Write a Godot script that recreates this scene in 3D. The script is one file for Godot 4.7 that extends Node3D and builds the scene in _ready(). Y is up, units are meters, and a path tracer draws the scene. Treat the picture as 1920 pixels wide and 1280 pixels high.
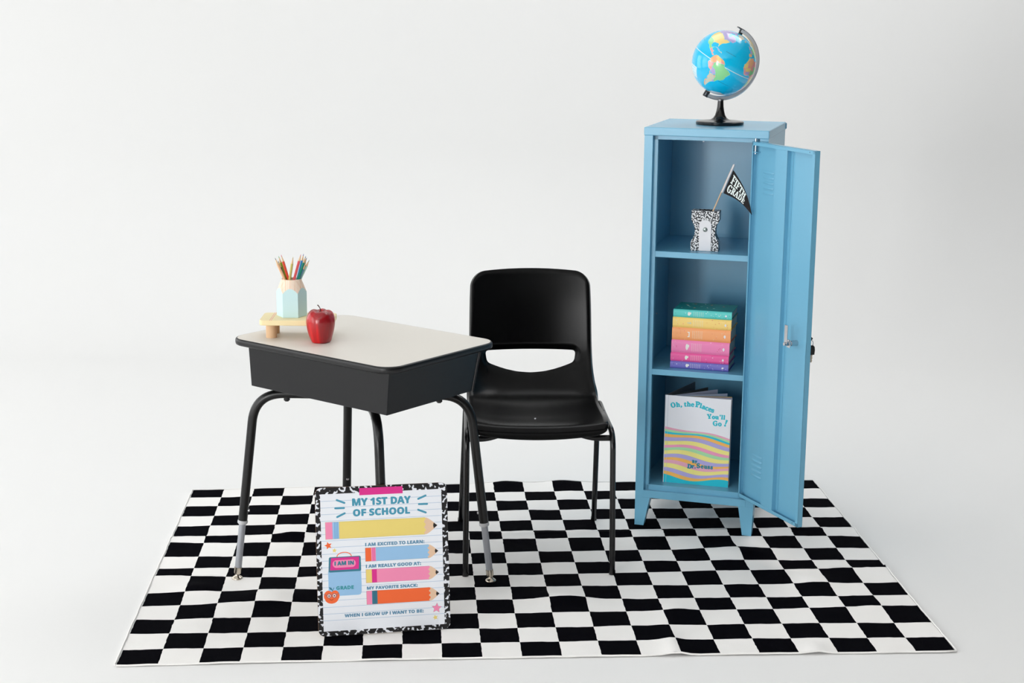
extends Node3D
# A classroom corner staged on a white studio cove: desk, chair, blue locker and a checked rug.
# World frame: y up, rug surface at y = 0, camera at x = 0, z = 0 looking towards -z.

const CELL := 0.1033266
const RUG_O := Vector3(0.0853, 0, -3.8509)
const RUG_A := 0.064035
const DESK_C := Vector3(-0.418, 0, -4.38)
const LOCK_O := Vector3(0.4021, 0, -4.9138)
const LOCK_A := -0.28999
const TOP_Y := 0.72

# ------------------------------------------------------------------ mesh builder
class Mb:
	var v := PackedVector3Array()
	var n := PackedVector3Array()
	var uv := PackedVector2Array()
	var idx := PackedInt32Array()
	var x := Transform3D()

	func vert(p: Vector3, nn: Vector3, t := Vector2.ZERO) -> int:
		v.append(x * p)
		n.append((x.basis * nn).normalized())
		uv.append(t)
		return v.size() - 1

	# a, b, c counter-clockwise seen from outside
	func tri(a: Vector3, b: Vector3, c: Vector3, ta := Vector2.ZERO, tb := Vector2.ZERO, tc := Vector2.ZERO) -> void:
		var nn := (b - a).cross(c - a)
		if nn.length() < 1e-14:
			return
		nn = nn.normalized()
		var i := vert(a, nn, ta)
		vert(b, nn, tb)
		vert(c, nn, tc)
		idx.append_array(PackedInt32Array([i, i + 2, i + 1]))

	func quad(a: Vector3, b: Vector3, c: Vector3, d: Vector3, uvs := []) -> void:
		if uvs.is_empty():
			uvs = [Vector2.ZERO, Vector2.ZERO, Vector2.ZERO, Vector2.ZERO]
		tri(a, b, c, uvs[0], uvs[1], uvs[2])
		tri(a, c, d, uvs[0], uvs[2], uvs[3])

	func tri_out(a: Vector3, b: Vector3, c: Vector3, o: Vector3) -> void:
		var nn := (b - a).cross(c - a)
		if nn.dot((a + b + c) / 3.0 - o) < 0.0:
			tri(a, c, b)
		else:
			tri(a, b, c)

	# box between lo and hi with chamfered edges
	func box(lo: Vector3, hi: Vector3, bev := 0.0015) -> void:
		var c := (lo + hi) / 2.0
		var h := (hi - lo).abs() / 2.0
		bev = minf(bev, minf(h.x, minf(h.y, h.z)) * 0.9)
		var P := {}
		for sx in [-1, 1]:
			for sy in [-1, 1]:
				for sz in [-1, 1]:
					for ax in 3:
						var q := Vector3(sx * (h.x - bev), sy * (h.y - bev), sz * (h.z - bev))
						q[ax] += [sx, sy, sz][ax] * bev
						P[[sx, sy, sz, ax]] = c + q
		for ax in 3:
			for s in [-1, 1]:
				var k := []
				for w in [[-1, -1], [1, -1], [1, 1], [-1, 1]]:
					var g := [0, 0, 0]
					g[ax] = s
					g[(ax + 1) % 3] = w[0]
					g[(ax + 2) % 3] = w[1]
					k.append(P[[g[0], g[1], g[2], ax]])
				tri_out(k[0], k[1], k[2], c)
				tri_out(k[0], k[2], k[3], c)
		for ax in 3:
			var b1 := (ax + 1) % 3
			var b2 := (ax + 2) % 3
			for s1 in [-1, 1]:
				for s2 in [-1, 1]:
					var g0 := [0, 0, 0]
					g0[b1] = s1
					g0[b2] = s2
					g0[ax] = -1
					var g1 := g0.duplicate()
					g1[ax] = 1
					var q0 = P[[g0[0], g0[1], g0[2], b1]]
					var q1 = P[[g1[0], g1[1], g1[2], b1]]
					var q2 = P[[g1[0], g1[1], g1[2], b2]]
					var q3 = P[[g0[0], g0[1], g0[2], b2]]
					tri_out(q0, q1, q2, c)
					tri_out(q0, q2, q3, c)
		for sx in [-1, 1]:
			for sy in [-1, 1]:
				for sz in [-1, 1]:
					tri_out(P[[sx, sy, sz, 0]], P[[sx, sy, sz, 1]], P[[sx, sy, sz, 2]], c)

	# tapered box: rectangle a (at y0) to rectangle b (at y1), each [x0, x1, z0, z1]
	func frustum(y0: float, a: Array, y1: float, b: Array) -> void:
		var p := []
		for k in [[y0, a], [y1, b]]:
			for w in [[0, 2], [1, 2], [1, 3], [0, 3]]:
				p.append(Vector3(k[1][w[0]], k[0], k[1][w[1]]))
		var c := Vector3.ZERO
		for q in p:
			c += q / 8.0
		for f in [[0, 1, 2, 3], [4, 5, 6, 7], [0, 1, 5, 4], [1, 2, 6, 5], [2, 3, 7, 6], [3, 0, 4, 7]]:
			tri_out(p[f[0]], p[f[1]], p[f[2]], c)
			tri_out(p[f[0]], p[f[2]], p[f[3]], c)

	# grid of points rows[j][i]; outward normal is (along i) x (along j)
	func grid(rows: Array, close_i := false, uvs := [], normals := []) -> void:
		var nj := rows.size()
		var ni: int = rows[0].size()
		var base := v.size()
		for j in nj:
			for i in ni:
				var nn: Vector3
				if normals.is_empty():
					var i0 := i - 1
					var i1 := i + 1
					if close_i:
						i0 = (i - 1 + ni) % ni
						i1 = (i + 1) % ni
					else:
						i0 = maxi(i0, 0)
						i1 = mini(i1, ni - 1)
					var di: Vector3 = rows[j][i1] - rows[j][i0]
					var dj: Vector3 = rows[mini(j + 1, nj - 1)][i] - rows[maxi(j - 1, 0)][i]
					nn = di.cross(dj)
					if nn.length() < 1e-14:
						var j2 := clampi(j, 1, nj - 2) if nj > 2 else j
						di = rows[j2][i1] - rows[j2][i0]
						nn = di.cross(dj)
					nn = nn.normalized() if nn.length() > 1e-16 else Vector3.UP
				else:
					nn = normals[j][i]
				vert(rows[j][i], nn, uvs[j][i] if not uvs.is_empty() else Vector2(float(i) / ni, float(j) / nj))
		var last := ni if close_i else ni - 1
		for j in nj - 1:
			for i in last:
				var i2 := (i + 1) % ni
				var a := base + j * ni + i
				var b := base + j * ni + i2
				var c := base + (j + 1) * ni + i2
				var d := base + (j + 1) * ni + i
				idx.append_array(PackedInt32Array([a, c, b, a, d, c]))

	# tube along points; radius may be a number or an array
	func tube(pts: Array, radius, sides := 16, caps := true, flat := 1.0) -> void:
		var rows := []
		var nrm := []
		var up := Vector3.UP
		var t0: Vector3 = (pts[1] - pts[0]).normalized()
		if absf(t0.dot(up)) > 0.9:
			up = Vector3.RIGHT
		var side := t0.cross(up).normalized()
		for k in pts.size():
			var t: Vector3 = (pts[mini(k + 1, pts.size() - 1)] - pts[maxi(k - 1, 0)]).normalized()
			side = (side - t * side.dot(t)).normalized()
			var w := side.cross(t).normalized()
			var r: float = radius[k] if radius is Array else radius
			var ring := []
			var rn := []
			for i in sides:
				var an := TAU * i / sides
				var dirv := side * cos(an) + w * sin(an) * flat
				ring.append(pts[k] + dirv * r)
				rn.append((side * cos(an) + w * sin(an) / flat).normalized())
			rows.append(ring)
			nrm.append(rn)
		# winding: (along i) x (along j) must be outward
		var e1: Vector3 = rows[0][1] - rows[0][0]
		var e2: Vector3 = rows[1][0] - rows[0][0]
		if e1.cross(e2).dot(nrm[0][0]) < 0.0:
			for k in rows.size():
				rows[k].reverse()
				nrm[k].reverse()
		grid(rows, true, [], nrm)
		if caps:
			for e in [0, rows.size() - 1]:
				var o: Vector3 = pts[e]
				var away: Vector3 = o - (pts[1] - pts[0]).normalized() if e > 0 else o + (pts[1] - pts[0]).normalized()
				if e > 0:
					away = o - (pts[e] - pts[e - 1]).normalized()
				for i in sides:
					tri_out(o, rows[e][i], rows[e][(i + 1) % sides], away)

	# lathe about y: profile of (r, y), from bottom to top outside; sharp where flagged by repeated points
	func lathe(prof: Array, segs := 40) -> void:
		var k := 0
		var run := [prof[0]]
		var runs := []
		for q in range(1, prof.size()):
			if prof[q].is_equal_approx(prof[q - 1]):
				runs.append(run)
				run = [prof[q]]
			else:
				run.append(prof[q])
		runs.append(run)
		for rn in runs:
			if rn.size() < 2:
				continue
			var rows := []
			var nrm := []
			for j in rn.size():
				var d: Vector2 = rn[mini(j + 1, rn.size() - 1)] - rn[maxi(j - 1, 0)]
				var n2 := Vector2(d.y, -d.x).normalized()
				var ring := []
				var rr := []
				for i in segs:
					var an := -TAU * i / segs
					ring.append(Vector3(rn[j].x * cos(an), rn[j].y, rn[j].x * sin(an)))
					rr.append(Vector3(n2.x * cos(an), n2.y, n2.x * sin(an)))
				rows.append(ring)
				nrm.append(rr)
			grid(rows, true, [], nrm)

	# polygon (counter-clockwise, xy) extruded from z0 to z1 with bevel; smooth sides below 40 degrees
	func prism(poly: PackedVector2Array, z0: float, z1: float, bev := 0.0, uvf = null) -> void:
		if Geometry2D.is_polygon_clockwise(poly):
			poly = poly.duplicate()
			poly.reverse()
		var m := poly.size()
		var inner := poly
		if bev > 0.0:
			inner = PackedVector2Array()
			for i in m:
				var a := (poly[i] - poly[(i - 1 + m) % m]).normalized()
				var b := (poly[(i + 1) % m] - poly[i]).normalized()
				var nn := (Vector2(-a.y, a.x) + Vector2(-b.y, b.x))
				nn = nn.normalized() / maxf(0.5, sqrt(maxf(0.1, (1.0 + a.dot(b)) / 2.0)))
				inner.append(poly[i] + nn * bev)
		var tr := Geometry2D.triangulate_polygon(inner)
		for e in [[z1, 1], [z0, -1]]:
			for k in range(0, tr.size(), 3):
				var q := [inner[tr[k]], inner[tr[k + 1]], inner[tr[k + 2]]]
				if ((q[1] - q[0]).cross(q[2] - q[0]) > 0.0) != (e[1] > 0):
					q = [q[0], q[2], q[1]]
				var t3 := [Vector2.ZERO, Vector2.ZERO, Vector2.ZERO]
				if uvf != null:
					t3 = [uvf.call(q[0]), uvf.call(q[1]), uvf.call(q[2])]
				tri(Vector3(q[0].x, q[0].y, e[0]), Vector3(q[1].x, q[1].y, e[0]), Vector3(q[2].x, q[2].y, e[0]), t3[0], t3[1], t3[2])
		var en := []
		for i in m:
			var d := (poly[(i + 1) % m] - poly[i]).normalized()
			en.append(Vector2(d.y, -d.x))
		for i in m:
			var i2 := (i + 1) % m
			var na: Vector2 = en[i]
			var nb: Vector2 = en[i]
			if en[(i - 1 + m) % m].dot(en[i]) > 0.75:
				na = (en[i] + en[(i - 1 + m) % m]).normalized()
			if en[i2].dot(en[i]) > 0.75:
				nb = (en[i] + en[i2]).normalized()
			var levels := [[z0, inner, -0.7], [z0 + bev, poly, 0.0], [z1 - bev, poly, 0.0], [z1, inner, 0.7]]
			for L in 3:
				if bev <= 0.0 and L != 1:
					continue
				var p0 = levels[L]
				var p1 = levels[L + 1]
				var z := (0.0 if L == 1 else (-0.7 if L == 0 else 0.7))
				var b0 := v.size()
				for w in [[p0, i, na], [p0, i2, nb], [p1, i2, nb], [p1, i, na]]:
					var pp: Vector2 = w[0][1][w[1]]
					vert(Vector3(pp.x, pp.y, w[0][0]), Vector3(w[2].x, w[2].y, z), uvf.call(pp) + Vector2(w[0][0] * 4.2, w[0][0] * 7.9) if uvf != null else Vector2.ZERO)
				idx.append_array(PackedInt32Array([b0, b0 + 2, b0 + 1, b0, b0 + 3, b0 + 2]))

	func arrays() -> Array:
		var a := []
		a.resize(Mesh.ARRAY_MAX)
		a[Mesh.ARRAY_VERTEX] = v
		a[Mesh.ARRAY_NORMAL] = n
		a[Mesh.ARRAY_TEX_UV] = uv
		a[Mesh.ARRAY_INDEX] = idx
		return a

# ------------------------------------------------------------------ flat print
class Canvas:
	var img: Image
	var s := Vector2.ONE   # pixels per unit

	func _init(size: Vector2, per_unit: float, col: Color) -> void:
		s = Vector2(per_unit, per_unit)
		img = Image.create(int(size.x * per_unit), int(size.y * per_unit), false, Image.FORMAT_RGB8)
		img.fill(col)

	func poly(pts, col: Color) -> void:
		var p := PackedVector2Array()
		for q in pts:
			p.append(q * s)
		var y0 := p[0].y
		var y1 := p[0].y
		for q in p:
			y0 = minf(y0, q.y)
			y1 = maxf(y1, q.y)
		var m := p.size()
		for y in range(maxi(0, int(floor(y0))), mini(img.get_height(), int(ceil(y1)) + 1)):
			var c := y + 0.5
			var xs := []
			for i in m:
				var a := p[i]
				var b := p[(i + 1) % m]
				if (a.y <= c) != (b.y <= c):
					xs.append(a.x + (c - a.y) / (b.y - a.y) * (b.x - a.x))
			xs.sort()
			for k in range(0, xs.size() - 1, 2):
				var xa := int(ceil(xs[k] - 0.5))
				var xb := int(ceil(xs[k + 1] - 0.5))
				if xb > xa:
					img.fill_rect(Rect2i(xa, y, xb - xa, 1), col)

	func rect(x0: float, y0: float, x1: float, y1: float, col: Color) -> void:
		img.fill_rect(Rect2i(roundi(x0 * s.x), roundi(y0 * s.y), maxi(1, roundi((x1 - x0) * s.x)), maxi(1, roundi((y1 - y0) * s.y))), col)

	func disc(c: Vector2, r: Vector2, col: Color, segs := 40, turn := 0.0) -> void:
		var p := []
		for i in segs:
			p.append(c + (r * Vector2(cos(TAU * i / segs), sin(TAU * i / segs))).rotated(turn))
		poly(p, col)

	func stroke(a: Vector2, b: Vector2, w: float, col: Color, rounded := true) -> void:
		var d := (b - a).normalized().orthogonal() * w / 2.0
		poly([a + d, b + d, b - d, a - d], col)
		if rounded:
			disc(a, Vector2.ONE * w / 2.0, col, 16)
			disc(b, Vector2.ONE * w / 2.0, col, 16)

	func path(pts: Array, w: float, col: Color) -> void:
		for i in pts.size() - 1:
			stroke(pts[i], pts[i + 1], w, col)

	func star(c: Vector2, r: float, turn: float, col: Color) -> void:
		var p := []
		for i in 10:
			p.append(c + Vector2(0, -1).rotated(turn + TAU * i / 10.0) * (r if i % 2 == 0 else r * 0.47))
		poly(p, col)

	func rrect(x0: float, y0: float, x1: float, y1: float, r: float, col: Color) -> void:
		poly(Canvas.rounded(x0, y0, x1, y1, r), col)

	static func rounded(x0: float, y0: float, x1: float, y1: float, r: float, k := 8) -> PackedVector2Array:
		var p := PackedVector2Array()
		for q in [[x1 - r, y1 - r, 0.0], [x0 + r, y1 - r, PI / 2], [x0 + r, y0 + r, PI], [x1 - r, y0 + r, 1.5 * PI]]:
			for i in k + 1:
				var an: float = q[2] + PI / 2 * i / k
				p.append(Vector2(q[0] + r * cos(an), q[1] + r * sin(an)))
		return p

	# lettering: tris come from letters(); f maps a glyph point to canvas units
	func letters(tris: PackedVector2Array, f: Callable, col: Color) -> void:
		for k in range(0, tris.size(), 3):
			poly([f.call(tris[k]), f.call(tris[k + 1]), f.call(tris[k + 2])], col)

	func texture() -> ImageTexture:
		return ImageTexture.create_from_image(img)

var glyph_cache := {}

func letters(text: String, face := "Droid Sans", weight := 700) -> PackedVector2Array:
	var key := [text, face, weight]
	if glyph_cache.has(key):
		return glyph_cache[key]
	var f := SystemFont.new()
	f.font_names = PackedStringArray([face])
	f.font_weight = weight
	var t := TextMesh.new()
	t.text = text
	t.font = f
	t.font_size = 96
	t.pixel_size = 0.01
	t.depth = 0.05
	t.curve_step = 1.5
	var out := PackedVector2Array()
	var a := t.get_mesh_arrays()
	var vv: PackedVector3Array = a[Mesh.ARRAY_VERTEX]
	var ii = a[Mesh.ARRAY_INDEX]
	if ii == null:
		ii = PackedInt32Array(range(vv.size()))
	for k in range(0, ii.size(), 3):
		var p := vv[ii[k]]
		var q := vv[ii[k + 1]]
		var r := vv[ii[k + 2]]
		if p.z > 0.02 and q.z > 0.02 and r.z > 0.02:
			out.append_array(PackedVector2Array([Vector2(p.x, p.y), Vector2(q.x, q.y), Vector2(r.x, r.y)]))
	glyph_cache[key] = out
	return out

func bounds(t: PackedVector2Array) -> Rect2:
	var r := Rect2(t[0], Vector2.ZERO)
	for q in t:
		r = r.expand(q)
	return r

# lettering fitted between x0..x1, baseline y1, top y0 (units of the canvas), fattened by drawing it a few times
func print_fit(c: Canvas, text: String, x0: float, x1: float, y0: float, y1: float, col: Color, fat := 0.0, face := "Droid Sans") -> void:
	var t := letters(text, face)
	if face == "Droid Sans" and text.contains("I"):
		# plain upright I as on the sign, cut at the height of the capitals
		t = letters(text.replace("I", "l"), face).duplicate()
		var cap := bounds(letters("H", face)).end.y
		for i in t.size():
			t[i].y = minf(t[i].y, cap)
	var b := bounds(t)
	var offs := [Vector2.ZERO]
	if fat > 0.0:
		for i in 8:
			offs.append(Vector2.from_angle(TAU * i / 8.0) * fat)
	for o in offs:
		c.letters(t, func(p): return Vector2(lerpf(x0 + fat, x1 - fat, (p.x - b.position.x) / b.size.x), lerpf(y1 - fat, y0 + fat, (p.y - b.position.y) / b.size.y)) + o, col)

# ------------------------------------------------------------------ scene helpers
func col(r: int, g: int, b: int) -> Color:
	return Color(r / 255.0, g / 255.0, b / 255.0)

func mat(c: Color, rough := 0.5, metal := 0.0, spec := 0.5) -> StandardMaterial3D:
	var m := StandardMaterial3D.new()
	m.albedo_color = c
	m.roughness = rough
	m.metallic = metal
	m.metallic_specular = spec
	return m

func tex_mat(t: Texture2D, rough := 0.6) -> StandardMaterial3D:
	var m := mat(Color.WHITE, rough)
	m.albedo_texture = t
	return m

func grain(m: StandardMaterial3D, freq: float, cm: float, scale := 1.0) -> StandardMaterial3D:
	var nz := FastNoiseLite.new()
	nz.seed = 5
	nz.frequency = freq
	nz.fractal_octaves = 4
	var t := NoiseTexture2D.new()
	t.width = 256
	t.height = 256
	t.seamless = true
	t.noise = nz
	m.heightmap_enabled = true
	m.heightmap_texture = t
	m.heightmap_scale = cm
	m.uv1_triplanar = true
	m.uv1_world_triplanar = true
	m.uv1_scale = Vector3.ONE * scale
	return m

var taken := {}

func numbered(called: String) -> String:
	if not taken.has(called):
		taken[called] = 0
		return called
	taken[called] += 1
	return "%s_%03d" % [called, taken[called]]

func tag(o: Node3D, label: String, category: String, group := "") -> void:
	o.set_meta("label", label)
	o.set_meta("category", category)
	if group:
		o.set_meta("group", group)

func thing(called: String, label: String, category: String, xf := Transform3D(), group := "") -> Node3D:
	var o := Node3D.new()
	o.name = numbered(called)
	o.transform = xf
	add_child(o, true)
	tag(o, label, category, group)
	return o

func obj(called: String, b: Mb, m: Material, parent: Node = null) -> MeshInstance3D:
	var me := ArrayMesh.new()
	me.add_surface_from_arrays(Mesh.PRIMITIVE_TRIANGLES, b.arrays())
	me.surface_set_material(0, m)
	var o := MeshInstance3D.new()
	o.mesh = me
	if parent == null:
		o.name = numbered(called)
		add_child(o, true)
	else:
		o.name = called
		var k := 0
		while parent.has_node(NodePath(o.name)):
			k += 1
			o.name = "%s_%03d" % [called, k]
		parent.add_child(o, true)
	return o

func struct(called: String, b: Mb, m: Material, parent: Node = null) -> MeshInstance3D:
	var o := obj(called, b, m, parent)
	if parent == null:
		o.set_meta("kind", "structure")
	return o

func at(p: Vector3, yaw := 0.0) -> Transform3D:
	return Transform3D(Basis(Vector3.UP, yaw), p)

func arc(c: Vector3, a: Vector3, b: Vector3, t0: float, t1: float, k := 10) -> Array:
	var out := []
	for i in k + 1:
		var t := lerpf(t0, t1, float(i) / k)
		out.append(c + a * cos(t) + b * sin(t))
	return out

# polyline with rounded corners
func rounded_path(pts: Array, r: float, k := 8) -> Array:
	var out := [pts[0]]
	for i in range(1, pts.size() - 1):
		var p: Vector3 = pts[i]
		var a: Vector3 = pts[i - 1] - p
		var b: Vector3 = pts[i + 1] - p
		var rr := minf(r, minf(a.length(), b.length()) * 0.48)
		var p0 := p + a.normalized() * rr
		var p1 := p + b.normalized() * rr
		for j in k + 1:
			var t := float(j) / k
			out.append(p0.lerp(p, t).lerp(p.lerp(p1, t), t))
	out.append(pts[-1])
	return out

func area(called: String, p: Vector3, towards: Vector3, size: Vector2, energy: float, c := Color.WHITE) -> void:
	var l := AreaLight3D.new()
	l.name = called
	l.area_size = size
	l.light_energy = energy
	l.light_color = c
	l.shadow_enabled = true
	l.set("area_range", 20.0)
	add_child(l, true)
	l.look_at_from_position(p, p + towards, Vector3.UP if absf(towards.normalized().y) < 0.9 else Vector3.FORWARD)

# ------------------------------------------------------------------ materials
var M := {}

func make_materials() -> void:
	M.white = mat(col(241, 241, 240), 0.8, 0.0, 0.3)
	M.frame_white = mat(col(236, 236, 234), 0.5)
	M.dark_wall = mat(col(62, 62, 64), 0.9)
	M.grey_wall = mat(col(78, 78, 80), 0.9)
	M.rug_black = grain(mat(col(5, 5, 10), 0.95, 0.0, 0.12), 0.14, 0.04, 9.0)
	M.rug_white = grain(mat(col(250, 248, 245), 0.95, 0.0, 0.2), 0.14, 0.04, 9.0)
	M.laminate = mat(col(228, 223, 214), 0.42)
	M.edge = mat(col(14, 14, 16), 0.36)
	M.box = mat(col(15, 15, 18), 0.34, 0.0, 0.45)
	M.leg_black = mat(col(9, 9, 10), 0.3)
	M.leg_grey = mat(col(176, 179, 186), 0.38, 0.55)
	M.nickel = mat(col(200, 190, 175), 0.22, 1.0)
	M.chrome = mat(col(205, 205, 208), 0.14, 1.0)
	M.plastic = mat(col(5, 5, 6), 0.26, 0.0, 0.3)
	M.frame = mat(col(12, 12, 14), 0.25)
	M.blue = mat(col(112, 178, 209), 0.27)
	M.wood = mat(col(226, 196, 160), 0.6)

# ------------------------------------------------------------------ build
func _ready() -> void:
	# camera
	var cam := Camera3D.new()
	cam.name = "camera"
	cam.fov = 24.2420
	cam.near = 0.05
	cam.far = 60.0
	var pit := 0.21148
	var rol := 0.00886
	var upv := Vector3(0, cos(pit), -sin(pit))
	var fwd := Vector3(0, -sin(pit), -cos(pit))
	var rgt := Vector3.RIGHT * cos(rol) + upv * sin(rol)
	var cup := -Vector3.RIGHT * sin(rol) + upv * cos(rol)
	cam.transform = Transform3D(Basis(rgt, cup, -fwd), Vector3(0, 1.6571, 0))
	add_child(cam, true)
	cam.current = true
	# sky and exposure
	var env := Environment.new()
	env.background_mode = Environment.BG_SKY
	var sky := Sky.new()
	var sm := ProceduralSkyMaterial.new()
	sm.sky_top_color = col(232, 236, 242)
	sm.sky_horizon_color = col(240, 243, 248)
	sm.ground_bottom_color = col(150, 150, 148)
	sm.ground_horizon_color = col(220, 222, 224)
	sm.sun_angle_max = 0.0
	sky.sky_material = sm
	env.sky = sky
	env.background_energy_multiplier = 0.75
	env.tonemap_mode = Environment.TONE_MAPPER_LINEAR
	env.tonemap_exposure = 1.0
	env.sdfgi_enabled = true
	env.ssao_enabled = true
	env.ssil_enabled = true
	var we := WorldEnvironment.new()
	we.name = "environment"
	we.environment = env
	add_child(we, true)
	# daylight that comes in at the windows of the left wall, the front wall and the skylight
	var day := Color(1.0, 1.0, 0.998)
	area("daylight_window", Vector3(-3.92, 1.6, -6.6), Vector3(1, 0, 0), Vector2(1.8, 2.4), 2.6, day)
	area("daylight_window", Vector3(-3.92, 1.6, -4.2), Vector3(1, 0, 0), Vector2(1.8, 2.4), 2.6, day)
	area("daylight_window", Vector3(-3.92, 1.6, -1.9), Vector3(1, 0, 0), Vector2(1.8, 2.4), 4.4, day)
	area("daylight_window", Vector3(-3.92, 1.6, 2.7), Vector3(1, 0, 0), Vector2(1.8, 2.4), 26.0, day)
	area("daylight_window", Vector3(-2.95, 1.55, 3.92), Vector3(0, 0, -1), Vector2(1.8, 2.8), 6.0, day)
	area("daylight_skylight", Vector3(-0.3, 4.16, -6.2), Vector3(0, -1, 0), Vector2(1.8, 1.8), 1.9, day)
	area("daylight_skylight", Vector3(2.0, 4.16, -6.2), Vector3(0, -1, 0), Vector2(1.8, 1.8), 4.3, day)
	make_materials()
	build_room()
	build_rug()
	build_desk()
	build_chair()
	build_locker()
	build_globe()
	build_sharpener()
	build_books()
	build_picture_book()
	build_sign()
	build_riser()
	build_pencils()
	build_apple()

func build_room() -> void:
	var x0 := -4.0
	var x1 := 3.8
	var z0 := -8.5
	var z1 := 4.0
	var top := 4.2
	var b := Mb.new()
	b.box(Vector3(x0 - 0.2, -0.205, z0), Vector3(x1 + 0.2, -0.005, z1 + 0.2), 0.0005)
	struct("floor", b, M.white)
	# cove: the floor sweeps up into the back wall
	b = Mb.new()
	var R := 0.9
	var zb := -8.2
	var rows := []
	for xx in [x1, x0]:
		var row := [Vector3(xx, -0.0049, zb + R + 0.01)]
		for i in 33:
			var t := PI / 2 * i / 32.0
			row.append(Vector3(xx, -0.0049 + R * (1.0 - cos(t)), zb + R - R * sin(t)))
		row.append(Vector3(xx, top, zb))
		rows.append(row)
	b.grid(rows)
	b.box(Vector3(x0 - 0.2, -0.2, zb - 0.25), Vector3(x1 + 0.2, top, zb - 0.02), 0.0005)
	struct("wall_back", b, M.white)
	b = Mb.new()
	b.box(Vector3(x1, -0.2, z0), Vector3(x1 + 0.2, top, z1 + 0.2), 0.0005)
	struct("wall_right", b, M.grey_wall)
	# walls and ceiling with openings, each opening framed and glazed
	holes(["wall_left", "window_1", "window_2", "window_3", "window_4"], M.white, Transform3D(Basis(Vector3.UP, PI / 2), Vector3(x0, 0, 0)), -z1 - 0.2, -z0, -0.2, top, [[-2.7, 1.6, 1.8, 2.4], [1.9, 1.6, 1.8, 2.4], [4.2, 1.6, 1.8, 2.4], [6.6, 1.6, 1.8, 2.4]])
	holes(["wall_front", "window_5"], M.dark_wall, Transform3D(Basis(Vector3.UP, PI), Vector3(0, 0, z1)), -x1 - 0.2, -x0 + 0.2, -0.2, top, [[2.95, 1.55, 1.8, 2.8]])
	holes(["ceiling", "window_6", "window_7"], M.white, Transform3D(Basis(Vector3.RIGHT, PI / 2), Vector3(0, top, 0)), x0 - 0.2, x1 + 0.2, z0, z1 + 0.2, [[-0.3, -6.2, 1.8, 1.8], [2.0, -6.2, 1.8, 1.8]])

# a wall in its own x, y plane, 0.2 thick towards -z, with glazed rectangular openings [cx, cy, w, h] sorted by cx
func holes(names: Array, m: Material, xf: Transform3D, x0: float, x1: float, y0: float, y1: float, list: Array) -> void:
	var b := Mb.new()
	b.x = xf
	var x := x0
	for q in list:
		var a: float = q[0] - q[2] / 2.0
		var c: float = q[0] + q[2] / 2.0
		b.box(Vector3(x, y0, -0.2), Vector3(a, y1, 0), 0.0005)
		b.box(Vector3(a, y0, -0.2), Vector3(c, q[1] - q[3] / 2.0, 0), 0.0005)
		b.box(Vector3(a, q[1] + q[3] / 2.0, -0.2), Vector3(c, y1, 0), 0.0005)
		x = c
	b.box(Vector3(x, y0, -0.2), Vector3(x1, y1, 0), 0.0005)
	struct(names[0], b, m)
	var glass := mat(Color(1, 1, 1, 0.05), 0.02)
	glass.transparency = BaseMaterial3D.TRANSPARENCY_ALPHA
	for k in list.size():
		var q: Array = list[k]
		var w := Node3D.new()
		w.name = names[k + 1]
		w.set_meta("kind", "structure")
		w.transform = xf * Transform3D(Basis(), Vector3(q[0], q[1], -0.12))
		add_child(w, true)
		var hw: float = q[2] / 2.0
		var hh: float = q[3] / 2.0
		b = Mb.new()
		for s in [-1, 1]:
			b.box(Vector3(s * hw - 0.04, -hh, -0.03), Vector3(s * hw + 0.04, hh, 0.03), 0.003)
			b.box(Vector3(-hw, s * hh - 0.04, -0.03), Vector3(hw, s * hh + 0.04, 0.03), 0.003)
		struct("window_frame", b, M.frame_white, w)
		b = Mb.new()
		b.quad(Vector3(-hw, -hh, 0), Vector3(hw, -hh, 0), Vector3(hw, hh, 0), Vector3(-hw, hh, 0))
		struct("pane", b, glass, w)

# ------------------------------------------------------------------ rug
var rug_rows := [
	[0.0014, -0.0104, -0.0028, -0.0017], [-0.0035, -0.0115, 0.0006, 0.0913], [-0.0114, -0.0041, 0.0066, 0.1887], [0.0106, 0.0001, -0.0006, 0.2957],
	[0.0166, -0.0073, -0.0153, 0.3938], [0.0139, -0.0094, -0.0123, 0.496], [-0.0267, 0.0199, 0.0187, 0.5926], [-0.0098, -0.011, 0.0083, 0.6928],
	[-0.0175, -0.0034, 0.0154, 0.791], [-0.031, -0.0052, 0.0205, 0.9097], [-0.0033, -0.0083, 0.0086, 0.9901], [-0.005, -0.0081, 0.0132, 1.0913],
	[0.0013, -0.0162, 0.0097, 1.1999], [-0.0121, -0.0206, 0.019, 1.3023], [0.0012, -0.0124, 0.0129, 1.4003], [0.0039, -0.022, 0.0166, 1.4987]]
var rug_noise := FastNoiseLite.new()
var rug_fine := FastNoiseLite.new()
# raised wrinkles: centre u, v, half size along u and v, height
var rug_bumps := [
	[-0.74, 0.44, 0.09, 0.05, 0.013], [-0.83, 0.36, 0.08, 0.05, 0.006], [-0.70, 0.96, 0.07, 0.03, 0.009], [0.10, 0.40, 0.08, 0.05, 0.012], [0.66, 0.76, 0.09, 0.05, 0.012],
	[-0.01, 1.49, 0.06, 0.05, 0.010], [0.19, 1.49, 0.06, 0.05, 0.010], [0.35, 0.05, 0.03, 0.12, 0.008], [0.72, 0.0, 0.03, 0.05, 0.006], [0.85, 0.5, 0.06, 0.05, 0.006],
	[0.40, 0.30, 0.05, 0.06, 0.005], [-0.55, 0.62, 0.10, 0.03, 0.006], [0.95, 0.33, 0.05, 0.04, 0.005], [-0.95, 0.52, 0.06, 0.04, 0.008]]

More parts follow.
